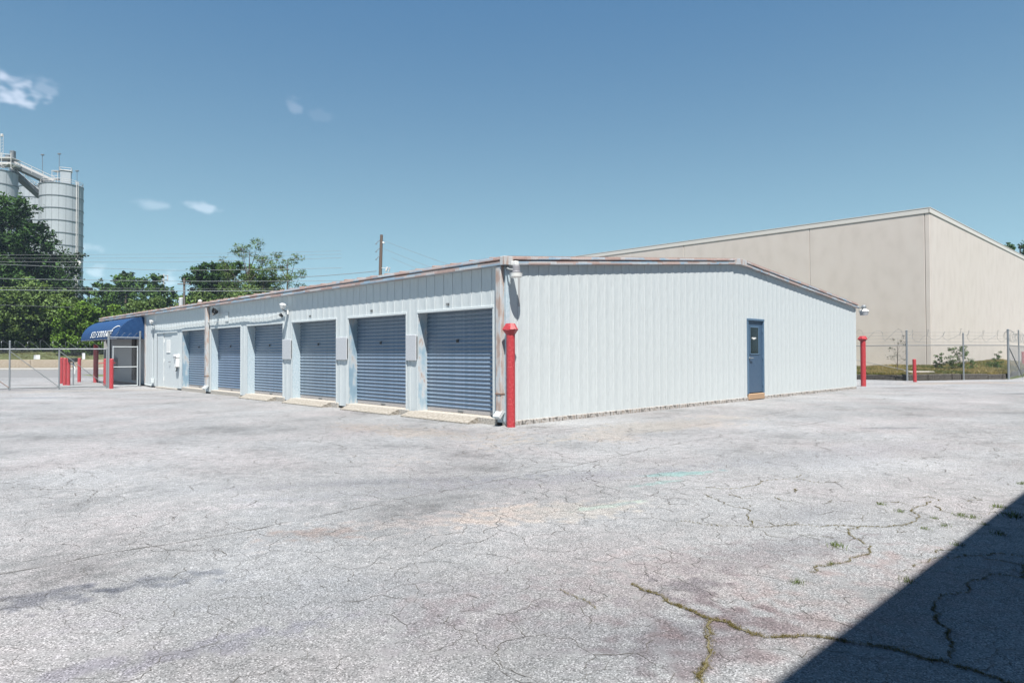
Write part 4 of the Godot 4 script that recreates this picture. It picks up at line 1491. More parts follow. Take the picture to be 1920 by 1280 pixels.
func sliding_gate() -> void:
	var t := thing("sliding_gate", "long rolling chain-link gate with razor wire and two white signs", "gate", V(-16.65, 0, 27.75))
	var d := Vector3(-2.75, 0, 1.35).normalized()      # from its closing end to the left
	var long := 10.0
	rail("top_rail", t, Vector3(0, 1.62, 0), d * long + Vector3(0, 1.6, 0), 0.026)
	rail("bottom_rail", t, Vector3(0, 0.1, 0), d * long + Vector3(0, 0.08, 0), 0.03, M.galv_dull)
	var places := [0.04, 1.68, 3.3, 5.0, 6.7, 8.4]
	for i in places.size():
		post("upright", t, d * places[i], 1.9 if i == 2 else 1.62, 0.03)
	for i in places.size() - 1:
		rail("brace", t, d * places[i] + Vector3(0, 0.12, 0.03), d * places[i + 1] + Vector3(0, 1.55, 0.03), 0.014, M.galv_dull if i != 2 else M.rust)
	var g := Geo.new()
	link(g, Vector3.ZERO, d * long, 0.1, 1.62)
	part("chain_link", g, M.wire, t)
	g = Geo.new()
	coil(g, Vector3(0, 1.78, 0), d * long + Vector3(0, 1.78, 0), 0.17, 24)
	part("razor_wire", g, M.galv, t)
	for s in [[2.42, 0.43, 0.17, 1.3], [0.85, 0.2, 0.25, 1.33]]:
		g = Geo.new()
		g.box(Vector3.ZERO, Vector3(s[1], s[2], 0.006), Basis(), 0.002)
		var o := part("sign_plate", g, M.white, t, d * s[0] + Vector3(0, s[3], 0) + d.cross(Vector3.UP) * -0.03)
		o.rotation.y = atan2(d.z, -d.x) * -1.0
	# the fixed part beside the building: tall posts and a walk-through gate
	t = thing("walk_gate", "narrow chain-link walk-through gate between a tall post and the building", "gate", V(-17.1, 0, 28.55))
	var e := Vector3(0.93, 0, -0.72)
	post("post", t, Vector3.ZERO, 2.36, 0.05)
	post("post", t, e, 2.36, 0.04)
	var f := e.normalized()
	rail("upper_rail", t, Vector3(0, 2.12, 0), e + Vector3(0, 2.12, 0), 0.022)
	var p0 := f * 0.16
	var p1 := f * 1.08
	rail("gate_rail", t, p0 + Vector3(0, 1.72, 0), p1 + Vector3(0, 1.72, 0), 0.017, M.trim)
	rail("gate_rail", t, p0 + Vector3(0, 0.86, 0), p1 + Vector3(0, 0.86, 0), 0.017, M.trim)
	rail("gate_rail", t, p0 + Vector3(0, 0.06, 0), p1 + Vector3(0, 0.06, 0), 0.017, M.trim)
	rail("gate_upright", t, p0 + Vector3(0, 0.04, 0), p0 + Vector3(0, 1.76, 0), 0.017, M.trim)
	rail("gate_upright", t, p1 + Vector3(0, 0.04, 0), p1 + Vector3(0, 1.76, 0), 0.017, M.trim)
	g = Geo.new()
	link(g, p0, p1, 0.06, 1.72, 0.06, 0.002)
	part("chain_link", g, M.wire, t)
	g = Geo.new()
	coil(g, Vector3(0, 2.2, 0), e + Vector3(0, 2.2, 0), 0.14, 5)
	part("razor_wire", g, M.galv, t)
	g = Geo.new()
	g.tube([Vector3(-0.5, 1.02, -0.1), Vector3(0.3, 1.04, 0.05)], [0.02], 6)
	part("latch_bar", g, M.red, t)


func fence_span(t: Node3D, a: Vector3, b: Vector3, base: float) -> void:
	rail("top_rail", t, a + Vector3(0, 1.72, 0), b + Vector3(0, 1.72, 0), 0.02, M.galv_dull)
	var g := Geo.new()
	link(g, a, b, base, 1.72, 0.075, 0.0013)
	part("chain_link", g, M.wire, t)
	g = Geo.new()
	for k in 4:
		var y := 1.9 + k * 0.16
		var pts := []
		for i in 9:
			var f := i / 8.0
			pts.append(a.lerp(b, f) + Vector3(0, y - 0.03 * sin(f * PI), 0))
		g.tube(pts, [0.005], 3, false)
	part("barbed_wire", g, M.wire, t)
	g = Geo.new()
	coil(g, a + Vector3(0, 2.2, 0), b + Vector3(0, 2.2, 0), 0.24, a.distance_to(b) * 1.1, 0.007, 0.3)
	part("razor_wire", g, M.galv_dull, t)


func right_fence() -> void:
	var t := thing("chain_link_fence", "galvanized chain-link fence topped with barbed and razor wire before the tan warehouse", "fence")
	var p := [V(12.2, 0, 40.0), V(15.6, 0, 36.5), V(19.2, 0, 32.75), V(22.35, 0, 33.35), V(25.05, 0, 34.0), V(28.9, 0, 38.4), V(33.0, 0, 43.0)]
	for i in p.size():
		post("post", t, p[i], [2.3, 2.2, 2.42, 2.3, 2.5, 2.6, 2.5][i], [0.03, 0.03, 0.045, 0.035, 0.05, 0.035, 0.04][i])
	for i in p.size() - 1:
		fence_span(t, p[i], p[i + 1], 0.35 if i < 4 else 0.05)
	rail("brace", t, p[4] + Vector3(0.05, 1.6, 0), p[4] + Vector3(2.0, 0.05, -1.7), 0.025, M.galv_dull)
	rail("brace", t, p[2] + Vector3(0, 0.5, 0), p[1] + Vector3(0, 1.6, 0), 0.012, M.wire)
	# low stone kerb wall under it, in uneven blocks
	var wl := thing("low_retaining_wall", "low dark stained concrete wall under the right chain-link fence", "wall")
	for i in 4:
		var a: Vector3 = p[i]
		var b: Vector3 = p[i + 1]
		var d := (b - a).normalized()
		var side := d.cross(Vector3.UP) * -1.0
		if side.z > 0: side = -side
		var len := a.distance_to(b)
		var x := 0.0
		while x < len:
			var k := minf(rng.randf_range(0.9, 1.9), len - x)
			var g := Geo.new()
			var h := rng.randf_range(0.28, 0.36)
			g.box(a + d * (x + k * 0.5) + side * 0.26 + Vector3(0, h * 0.5 - 0.03, 0), Vector3(k - 0.015, h, 0.28 + rng.randf_range(0, 0.04)), Basis(Vector3.UP, atan2(-d.z, d.x) + rng.randf_range(-0.015, 0.015)), 0.03)
			part("wall_block", g, M.stone, wl)
			x += k
	var slab := Geo.new()
	slab.box(V(20.9, 0.37, 34.6), Vector3(1.2, 0.08, 0.7), Basis(Vector3.UP, -0.2), 0.015)
	tag(part(numbered("concrete_slab"), slab, M.concrete, self), "flat concrete slab lying in the weeds behind the low wall", "slab")
	# the raised strip behind it
	var g := Geo.new()
	var grid := []
	for j in 9:
		var row := []
		for i in 41:
			var x := 8.0 + i * 1.1
			var f := j / 8.0
			# from the wall line to the foot of the warehouse
			var z0 := bank_front(x)
			var zf := lerpf(z0 + 0.38, maxf(z0 + 3.0, 60.0), f * f * 0.999)
			row.append(V(x, bank_height(x, zf) - 0.0, zf))
		grid.append(row)
	for j in 8:
		for i in 40:
			g.quad(grid[j][i], grid[j][i + 1], grid[j + 1][i + 1], grid[j + 1][i], Vector3.UP)
	struct("grass_bank", g, M.soil)


func bank_front(x: float) -> float:
	if x < 19.2: return 32.75 + (19.2 - x) * 1.035
	if x < 25.05: return 32.75 + (x - 19.2) * 0.214
	return 34.0 + (x - 25.05) * 1.143


func bank_height(x: float, zf: float) -> float:
	var d := maxf(0.0, zf - bank_front(x))
	return 0.25 + minf(d, 9.0) * 0.014 + maxf(0.0, x - 22.0) * 0.018 * clampf(d / 5.0, 0, 1) + 0.03 * sin(x * 2.1) * cos(zf * 1.7)


# ---------------------------------------------------------------- street on the left

func street() -> void:
	var g := Geo.new()
	g.quad(V(-160, -0.02, 42.4), V(40, -0.02, 42.4), V(40, -0.02, 47.5), V(-160, -0.02, 47.5), Vector3.UP)
	struct("grass_verge", g, M.lawn)
	g = Geo.new()
	g.quad(V(-33, 0.004, 41.0), V(-25, 0.004, 41.0), V(-31, 0.004, 48), V(-75, 0.004, 48), Vector3.UP)
	struct("driveway", g, M.road)
	g = Geo.new()
	g.quad(V(-220, -0.012, 47.5), V(60, -0.012, 47.5), V(60, -0.012, 61), V(-220, -0.012, 61), Vector3.UP)
	struct("road", g, M.road)
	g = Geo.new()
	g.box(V(-80, 0.02, 61.1), Vector3(280, 0.16, 0.3), Basis(), 0.02)
	struct("kerb", g, M.pave)
	g = Geo.new()
	g.box(V(-80, 0.03, 63.6), Vector3(280, 0.14, 4.7), Basis(), 0.01)
	struct("sidewalk", g, M.pave)
	var w := thing("roadside_retaining_wall", "long low tan retaining wall along the far side of the road", "wall", V(-60, 0, 66.6))
	for i in 16:
		g = Geo.new()
		var h := 1.02 - 0.012 * i
		g.box(Vector3(-40 + i * 5.0, h * 0.5, 0), Vector3(4.97, h, 0.4), Basis(), 0.02)
		part("wall_section", g, M.tan_wall, w)
	g = Geo.new()
	for k in 4:
		var z := 66.8 + k * 5.0
		var h0: float = [0.95, 1.55, 2.0, 2.1][k]
		var h1: float = [1.55, 2.0, 2.1, 2.2][k]
		g.quad(V(-140, h0, z), V(-12, h0 * 0.75, z), V(-12, h1 * 0.75, z + 5), V(-140, h1, z + 5), Vector3.UP)
	g.quad(V(-140, 2.2, 86.8), V(-12, 1.65, 86.8), V(-12, 1.6, 140), V(-140, 1.6, 140), Vector3.UP)
	struct("grass_slope", g, M.lawn)


# ---------------------------------------------------------------- silos

func silo(label: String, at: Vector3, r: float, high: float, course: float, plates_from: int) -> Node3D:
	var t := thing("silo", label, "silo", at, 0.0, "concrete plant silos")
	var sides := 20
	var count := int(high / course)
	var core := Geo.new()
	core.lathe([Vector2(r - 0.06, 0), Vector2(r - 0.06, high - 0.02), Vector2(0, high + 0.5)], 40)
	part("shell", core, M.silo_dark, t)
	var pl := Geo.new()
	for k in 3:
		var a0 := -PI / sides + 0.006 + (TAU / sides - 0.012) * k / 3.0
		var a1 := -PI / sides + 0.006 + (TAU / sides - 0.012) * (k + 1) / 3.0
		var d0 := Vector3(sin(a0), 0, cos(a0))
		var d1 := Vector3(sin(a1), 0, cos(a1))
		for e in 1:
			var nn0 := d0
			var nn1 := d1
			var A := d0 * r
			var B := d1 * r
			var up := Vector3(0, course - 0.1, 0)
			pl.put(A, nn0); pl.put(B + up, nn1); pl.put(B, nn1)
			pl.put(A, nn0); pl.put(A + up, nn0); pl.put(B + up, nn1)
	var plate_mesh := pl.mesh()
	for c in count:
		if c < plates_from:
			continue
		for j in sides:
			if cos(TAU * j / sides) < -0.5: continue
			var o := part("plate", plate_mesh, M.silo, t, Vector3(0, high - (count - c) * course + 0.05, 0))
			o.rotation.y = TAU * j / sides
	if plates_from > 0:
		var low := Geo.new()
		low.lathe([Vector2(r, 0), Vector2(r, high - (count - plates_from) * course)], 60)
		part("lower_shell", low, M.silo, t)
	for c in count + 1:
		var ring := Geo.new()
		ring.lathe([Vector2(r - 0.02, -0.1), Vector2(r + 0.1, -0.1), Vector2(r + 0.1, 0.08), Vector2(r - 0.02, 0.08)], 40, Vector3.ZERO, Basis(), false)
		if c < plates_from: continue
		part("stiffener_ring", ring, M.silo_dark, t, Vector3(0, high - (count - c) * course, 0))
	# railing round the top
	var rl := Geo.new()
	for y in [0.55, 1.1]:
		var pts := []
		for k in 41: pts.append(Vector3(sin(TAU * k / 40) * (r - 0.1), high + y, cos(TAU * k / 40) * (r - 0.1)))
		rl.tube(pts, [0.05], 4, false)
	for k in 20:
		var a := TAU * k / 20
		rl.tube([Vector3(sin(a) * (r - 0.1), high, cos(a) * (r - 0.1)), Vector3(sin(a) * (r - 0.1), high + 1.1, cos(a) * (r - 0.1))], [0.05], 4)
	part("railing", rl, M.silo_white, t)
	return t


func truss(called: String, label: String, a: Vector3, b: Vector3, high: float, wide: float) -> void:
	var t := thing(called, label, "conveyor", a)
	var d := b - a
	var s := d.normalized().cross(Vector3.UP).normalized() * wide * 0.5
	var g := Geo.new()
	var bas := Basis(d.normalized(), s.normalized().cross(d.normalized()) * 1.0, s.normalized())
	g.box(d * 0.5, Vector3(d.length(), 0.9, wide), bas, 0.05)
	part("walkway_deck", g, M.steel, t)
	g = Geo.new()
	g.box(d * 0.5 + Vector3(0, 0.8, 0) - s * 0.25, Vector3(d.length() * 0.98, 0.7, wide * 0.45), bas, 0.08)
	part("belt_cover", g, M.silo_white, t)
	g = Geo.new()
	var k := int(d.length() / 2.2)
	for sgn in [-1.0, 1.0]:
		g.tube([s * sgn + Vector3(0, high, 0), d + s * sgn + Vector3(0, high, 0)], [0.07], 4)
		g.tube([s * sgn + Vector3(0, high * 0.65, 0), d + s * sgn + Vector3(0, high * 0.65, 0)], [0.05], 4)
		for i in k + 1:
			g.tube([d * i / k + s * sgn, d * i / k + s * sgn + Vector3(0, high, 0)], [0.07], 4)
	part("handrail", g, M.silo_white, t)


func silos() -> void:
	var z := 165.0
	var s := silo("right grey plate silo with a small head house on top, tallest in view", at_px(112.5, z), 4.6, 42.6, 2.96, 4)
	var g := Geo.new()
	for x in [1.7, 2.2]:
		g.tube([Vector3(4.75 - x * 0.12, 12, x * 0.95 - 0.9), Vector3(4.75 - x * 0.12, 43.5, x * 0.95 - 0.9)], [0.14], 6)
	part("riser_pipe", g, M.silo_white, s)
	g = Geo.new()
	g.lathe([Vector2(0, 0), Vector2(0.35, 0.1), Vector2(0.45, 0.7), Vector2(0.25, 1.2), Vector2(0, 1.3)], 10, Vector3(4.85, 23, 0.5))
	part("vent", g, M.silo_white, s)
	for p in [[-4.2, 3.4], [-0.1, 3.6], [4.3, 3.6]]:
		g = Geo.new()
		g.tube([Vector3(p[0], 42.6, 0.8), Vector3(p[0], 42.6 + p[1] + (4.2 if p[0] < 3 else 0.0), 0.8)], [0.06], 5)
		g.box(Vector3(p[0], 42.7 + p[1] + (4.2 if p[0] < 3 else 0.0), 0.8), Vector3(0.7, 0.3, 0.4), Basis(), 0.05)
		part("mast_light", g, M.steel, s)
	var h := thing("head_house", "small pale box tower with platforms on top of the right silo", "tower", at_px(116, z, 42.8))
	g = Geo.new()
	g.box(Vector3(0.6, 1.75, 0), Vector3(2.2, 3.5, 2.2), Basis(Vector3.UP, 0.5), 0.04)
	part("tower_box", g, M.silo, h)
	g = Geo.new()
	g.box(Vector3(0.6, 3.6, 0), Vector3(2.5, 0.16, 2.5), Basis(Vector3.UP, 0.5), 0.03)
	part("top_deck", g, M.silo_white, h)
	g = Geo.new()
	g.box(Vector3(-1.4, 1.55, 0.4), Vector3(1.5, 0.16, 1.5), Basis(), 0.03)
	for x in [-2.1, -0.7]:
		g.tube([Vector3(x, 0, 1.1), Vector3(x, 3.6, 1.1)], [0.08], 4)
	g.tube([Vector3(-2.1, 2.3, 1.1), Vector3(-0.7, 2.3, 1.1)], [0.06], 4)
	g.box(Vector3(-1.4, 3.5, 0.4), Vector3(1.6, 0.14, 1.6), Basis(), 0.03)
	part("platform", g, M.silo_white, h)
	g = Geo.new()
	for k in 6:
		var a := 0.5 + k * TAU / 4
		if k < 4:
			var q := Vector3(sin(a + PI / 4) * 1.7 + 0.6, 3.65, cos(a + PI / 4) * 1.7)
			var q2 := Vector3(sin(a + PI * 0.75) * 1.7 + 0.6, 3.65, cos(a + PI * 0.75) * 1.7)
			g.tube([q, q + Vector3(0, 0.6, 0)], [0.06], 4)
			g.tube([q + Vector3(0, 0.6, 0), q2 + Vector3(0, 0.6, 0)], [0.06], 4)
	part("deck_rail", g, M.silo_white, h)
	silo("left grey silo cut by the picture edge, under the conveyor head", at_px(-10, 158), 4.2, 44.2, 3.1, 6)
	silo("rear silo half hidden behind the right silo and the oak", at_px(68, 186), 4.4, 47.3, 3.1, 8)
	truss("conveyor_bridge", "upper conveyor bridge with white handrails sloping to the right silo", at_px(10, 158, 46.5), at_px(98, 164, 42.9), 1.6, 2.2)
	truss("conveyor_bridge", "lower conveyor bridge sloping down behind the upper one", at_px(18, 160, 45.2), at_px(74, 166, 40.4), 1.5, 2.2)
	var t := thing("conveyor_tower", "open steel head frame with drive and mast above the left silo", "tower", at_px(4, 157, 44.6))
	g = Geo.new()
	g.box(Vector3(0.5, 1.2, 0), Vector3(4.6, 0.5, 3), Basis(), 0.04)
	g.box(Vector3(0.5, 2.5, 0), Vector3(4.6, 0.25, 3), Basis(), 0.04)
	for x in [-1.7, 0.5, 2.7]:
		g.tube([Vector3(x, 0, 1.5), Vector3(x, 3.6, 1.5)], [0.1], 4)
		g.tube([Vector3(x, 0, 1.5), Vector3(x + 1.8, 1.2, 1.5)], [0.07], 4)
	g.tube([Vector3(-1.7, 3.6, 1.5), Vector3(2.7, 3.2, 1.5)], [0.07], 4)
	part("frame", g, M.silo_white, t)
	g = Geo.new()
	g.box(Vector3(0.9, 3.0, 0), Vector3(1.0, 0.9, 1.0), Basis(), 0.06)
	g.box(Vector3(2.0, 3.6, 0), Vector3(0.9, 1.8, 0.9), Basis(), 0.06)
	part("drive_housing", g, M.steel, t)
	g = Geo.new()
	for x in [-0.9, -0.3]:
		g.tube([Vector3(x, 3, 0), Vector3(x, 8.2, 0)], [0.06], 4)
	for k in 7:
		g.tube([Vector3(-0.9, 3.2 + k * 0.75, 0), Vector3(-0.3, 3.6 + k * 0.75, 0)], [0.04], 3)
	g.box(Vector3(-0.6, 8.2, 0), Vector3(0.5, 0.6, 0.4), Basis(), 0.05)
	part("mast", g, M.silo_white, t)


# ---------------------------------------------------------------- trees

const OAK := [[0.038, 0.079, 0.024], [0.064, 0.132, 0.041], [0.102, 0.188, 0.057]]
const MID := [[0.06, 0.113, 0.033], [0.102, 0.188, 0.053], [0.161, 0.264, 0.075]]
const LIGHT := [[0.102, 0.16, 0.053], [0.171, 0.254, 0.086], [0.238, 0.329, 0.122]]
const BRIGHT := [[0.102, 0.188, 0.033], [0.171, 0.292, 0.049], [0.255, 0.377, 0.082]]
const PINE := [[0.051, 0.086, 0.053], [0.076, 0.122, 0.071], [0.12, 0.169, 0.092]]


func tree(called: String, label: String, at: Vector3, high: float, wide: float, crown_from: float, leaves: int, size: float, pal: Array, blobs: int, seed_: int, sparse := false, group := "") -> void:
	var r := RandomNumberGenerator.new()
	r.seed = seed_
	var t := thing(called, label, "tree", at, 0.0, group)
	var trunk := Geo.new()
	var tr := (high * 0.018 + 0.06) * (0.55 if sparse else 1.0) if high > 4.0 else high * 0.009
	var lean := Vector3(r.randf_range(-0.04, 0.04), 0, r.randf_range(-0.04, 0.04)) * high
	trunk.tube([Vector3(0, -0.3, 0), lean * 0.2 + Vector3(0, high * 0.25, 0), lean * 0.6 + Vector3(0, high * 0.55, 0), lean + Vector3(0, high * 0.88, 0)], [tr * 1.3, tr, tr * 0.7, tr * 0.15], 7)
	# clumps of the crown, each carried by a limb
	var spots := []
	for k in blobs:
		var f := (k + r.randf() * 0.8) / blobs
		var y := lerpf(crown_from, 0.94, f)
		# widest in the lower middle, narrow at the top
		var g := (y - crown_from) / (1.0 - crown_from)
		var reach := wide * 0.5 * sqrt(clampf(1.0 - pow(absf(g - 0.38) / 0.64, 2.0), 0.05, 1.0))
		var a := k * 2.4 + r.randf_range(-0.5, 0.5)
		var q := reach * (0.35 + 0.5 * sqrt(r.randf()))
		var c := lean * y + Vector3(cos(a) * q, y * high, sin(a) * q)
		var br := lerpf(0.17, 0.30, r.randf()) * wide * (0.62 + 0.5 * (1.0 - g)) * (0.75 if sparse else 1.2)
		spots.append([c, br])
		var s := lean * (y * 0.6) + Vector3(0, high * maxf(crown_from * 0.7, y - 0.22), 0)
		var m := s.lerp(c, 0.5) + Vector3(0, -0.02 * high, 0)
		trunk.tube([s, m, c], [tr * 0.42, tr * 0.25, tr * 0.06], 5, false)
		if sparse:
			for j in 14:
				var e := Vector3(r.randfn(), r.randfn() * 0.8 + 0.5, r.randfn()).normalized() * br * r.randf_range(0.6, 1.1)
				trunk.tube([c - e * 0.15, c + e * 0.5 + Vector3(0, 0.05, 0), c + e], [tr * 0.09, tr * 0.06, tr * 0.025], 3, false)
	part("trunk", trunk, M.bark, t)
	var lg := Geo.new()
	var volume := 0.0
	for s in spots: volume += s[1] * s[1]
	for s in spots:
		var c: Vector3 = s[0]
		var br: float = s[1]
		var k := int(leaves * (1.5 if sparse else 2.2) * br * br / volume)
		var tint := r.randf_range(-0.35, 0.35)
		# each clump is made of smaller tufts, so that its edge is uneven and gaps remain
		var tufts := []
		for j in 16:
			var d := Vector3(r.randfn(), r.randfn(), r.randfn()).normalized() * (0.35 + 0.65 * pow(r.randf(), 0.5))
			d.y *= 0.72
			tufts.append([c + d * br, br * r.randf_range(0.2, 0.42)])
		for j in k:
			var tf = tufts[r.randi() % 16]
			var d := Vector3(r.randfn(), r.randfn() * 0.7, r.randfn()) * 0.55
			var p: Vector3 = tf[0] + d * tf[1]
			var dir := Vector3(r.randfn(), r.randfn() * 0.6, r.randfn()).normalized()
			var wv := dir.cross(Vector3(r.randfn(), r.randfn(), r.randfn())).normalized()
			var nn := dir.cross(wv).normalized()
			if nn.y < 0: nn = -nn
			nn = (nn * 0.5 + (p - c).normalized() * 0.7 + Vector3(0, 0.25, 0)).normalized()
			var sz := size * (0.8 if sparse else 1.0) * r.randf_range(0.6, 1.3)
			var mixd := clampf(0.5 + tint + r.randfn() * 0.3, 0.0, 2.0)
			var lo: Array = pal[0] if mixd < 1.0 else pal[1]
			var hi: Array = pal[1] if mixd < 1.0 else pal[2]
			var f := fmod(mixd, 1.0)
			lg.col = Color(lerpf(lo[0], hi[0], f), lerpf(lo[1], hi[1], f), lerpf(lo[2], hi[2], f))
			lg.leaf(p, dir * sz * 0.5, wv * sz * 0.3, nn)
	part("crown", lg, M.leaf, t, Vector3.ZERO, false, true)


func px_tree(called: String, label: String, px: float, top: float, wide_px: float, z: float, base: float, crown_from: float, leaves: int, size: float, pal: Array, blobs: int, seed_: int, sparse := false, group := "trees across the road") -> void:
	var hor := 662.0 - (px - 960.0) * 0.0031
	var high := 1.4 + (hor - top) / 1263.0 * z - base
	tree(called, label, at_px(px, z, base), high, wide_px / 1263.0 * z, crown_from, leaves, size, pal, blobs, seed_, sparse, group)


func trees() -> void:
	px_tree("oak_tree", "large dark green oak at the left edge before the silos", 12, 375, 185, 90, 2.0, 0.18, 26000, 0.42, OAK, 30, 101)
	px_tree("pine_tree", "loose branched pine standing before the right silo", 106, 452, 95, 93, 2.0, 0.2, 3600, 0.42, PINE, 20, 102, true)
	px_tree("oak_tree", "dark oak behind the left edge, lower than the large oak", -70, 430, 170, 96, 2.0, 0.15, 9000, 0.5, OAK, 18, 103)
	px_tree("roadside_tree", "pale green spreading tree at the left edge under the wires", 8, 545, 130, 78, 1.8, 0.22, 9000, 0.3, LIGHT, 18, 104)
	px_tree("roadside_tree", "pale green spreading tree in front of the oak, beside the bright bush", 82, 540, 135, 79, 1.8, 0.25, 10000, 0.3, LIGHT, 20, 105)
	px_tree("bushy_tree", "bright green bushy tree just left of the awning", 140, 566, 62, 73, 1.4, 0.02, 7000, 0.25, BRIGHT, 16, 106)
	px_tree("bushy_tree", "yellow-green bushy tree behind the awning roof", 205, 575, 85, 76, 1.2, 0.02, 8000, 0.26, BRIGHT, 16, 107)
	px_tree("bushy_tree", "dull green bush right of the awning, above the eave", 272, 556, 105, 80, 1.2, 0.02, 6500, 0.3, LIGHT, 14, 108)
	px_tree("far_tree", "small dark round tree right of the silo foot", 167, 520, 30, 125, 0.5, 0.2, 1800, 0.5, PINE, 8, 109)
	px_tree("far_tree", "thin sparse young tree between two dark crowns", 199, 508, 26, 110, 0.5, 0.5, 260, 0.4, MID, 7, 110, true)
	px_tree("pine_tree", "rounded dark pine rising above the middle trees", 238, 504, 56, 128, 0.5, 0.3, 3600, 0.5, PINE, 12, 111)
	px_tree("far_tree", "mid green tree carrying the view of a phone mast", 296, 513, 80, 122, 0.5, 0.05, 5500, 0.5, MID, 12, 112)
	px_tree("far_tree", "broad dark tree in the middle of the left tree line", 232, 524, 130, 112, 0.5, 0.02, 9000, 0.5, MID, 16, 113)
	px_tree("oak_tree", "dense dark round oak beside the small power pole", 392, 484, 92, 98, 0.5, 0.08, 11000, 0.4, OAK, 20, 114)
	px_tree("oak_tree", "dark green oak right of the dense round oak", 444, 487, 84, 96, 0.5, 0.05, 7500, 0.4, MID, 16, 115)
	px_tree("sparse_tree", "tall thinly leaved tree rising above the dark oaks", 462, 444, 122, 92, 0.5, 0.28, 7500, 0.24, LIGHT, 22, 116, true)
	px_tree("sparse_tree", "thinly leaved tree with bare twigs at the right end of the tree line", 538, 460, 100, 92, 0.5, 0.22, 6000, 0.24, LIGHT, 18, 117, true)
	px_tree("far_tree", "yellow-green tree between the two thinly leaved trees", 496, 494, 84, 95, 0.5, 0.02, 6500, 0.36, BRIGHT, 18, 118)
	px_tree("bushy_tree", "low pale bush above the eave under the dense oak", 375, 548, 100, 84, 0.6, 0.0, 7500, 0.3, LIGHT, 16, 119)
	px_tree("bushy_tree", "low green bush above the eave, right of the pale one", 462, 538, 125, 85, 0.6, 0.0, 8500, 0.3, LIGHT, 16, 120)
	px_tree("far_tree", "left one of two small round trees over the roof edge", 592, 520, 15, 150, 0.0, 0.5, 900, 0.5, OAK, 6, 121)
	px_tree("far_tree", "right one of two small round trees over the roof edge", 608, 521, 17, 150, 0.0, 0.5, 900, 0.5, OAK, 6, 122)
	px_tree("far_tree", "small treetop just over the gable fascia near the corner", 1014, 474, 22, 120, 0.0, 0.7, 900, 0.4, MID, 6, 123, false, "")
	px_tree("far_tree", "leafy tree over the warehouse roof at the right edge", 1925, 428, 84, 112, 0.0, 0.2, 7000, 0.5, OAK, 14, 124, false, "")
	for k in 5:
		px_tree("far_tree", ["rear oak low in the grove at the left edge", "rear oak low in the grove behind the pale spreading tree", "rear oak low in the grove behind the bright bush", "rear oak low behind the awning", "rear oak low behind the small power pole"][k], [15, 75, 130, 190, 330][k], [560, 565, 570, 560, 548][k], [110, 110, 110, 110, 120][k], 104 + k, 1.6, 0.0, 5200, 0.55, MID, 12, 130 + k)


# ---------------------------------------------------------------- poles and wires

func wire(label: String, pts: Array, sag: float, r: float, mat: Material) -> void:
	var g := Geo.new()
	for i in pts.size() - 1:
		var p := []
		for k in 17:
			var f := k / 16.0
			p.append((pts[i] as Vector3).lerp(pts[i + 1], f) - Vector3(0, sag * 4.0 * f * (1 - f), 0))
		g.tube(p, [r], 4)
	tag(part(numbered("overhead_wire"), g, mat, self), label, "wire", "overhead wires")


func on_px(px: float, py: float, z: float) -> Vector3:
	var hor := 662.0 - (px - 960.0) * 0.0031
	return at_px(px, z, 1.4 + (hor - py) / 1263.0 * z)


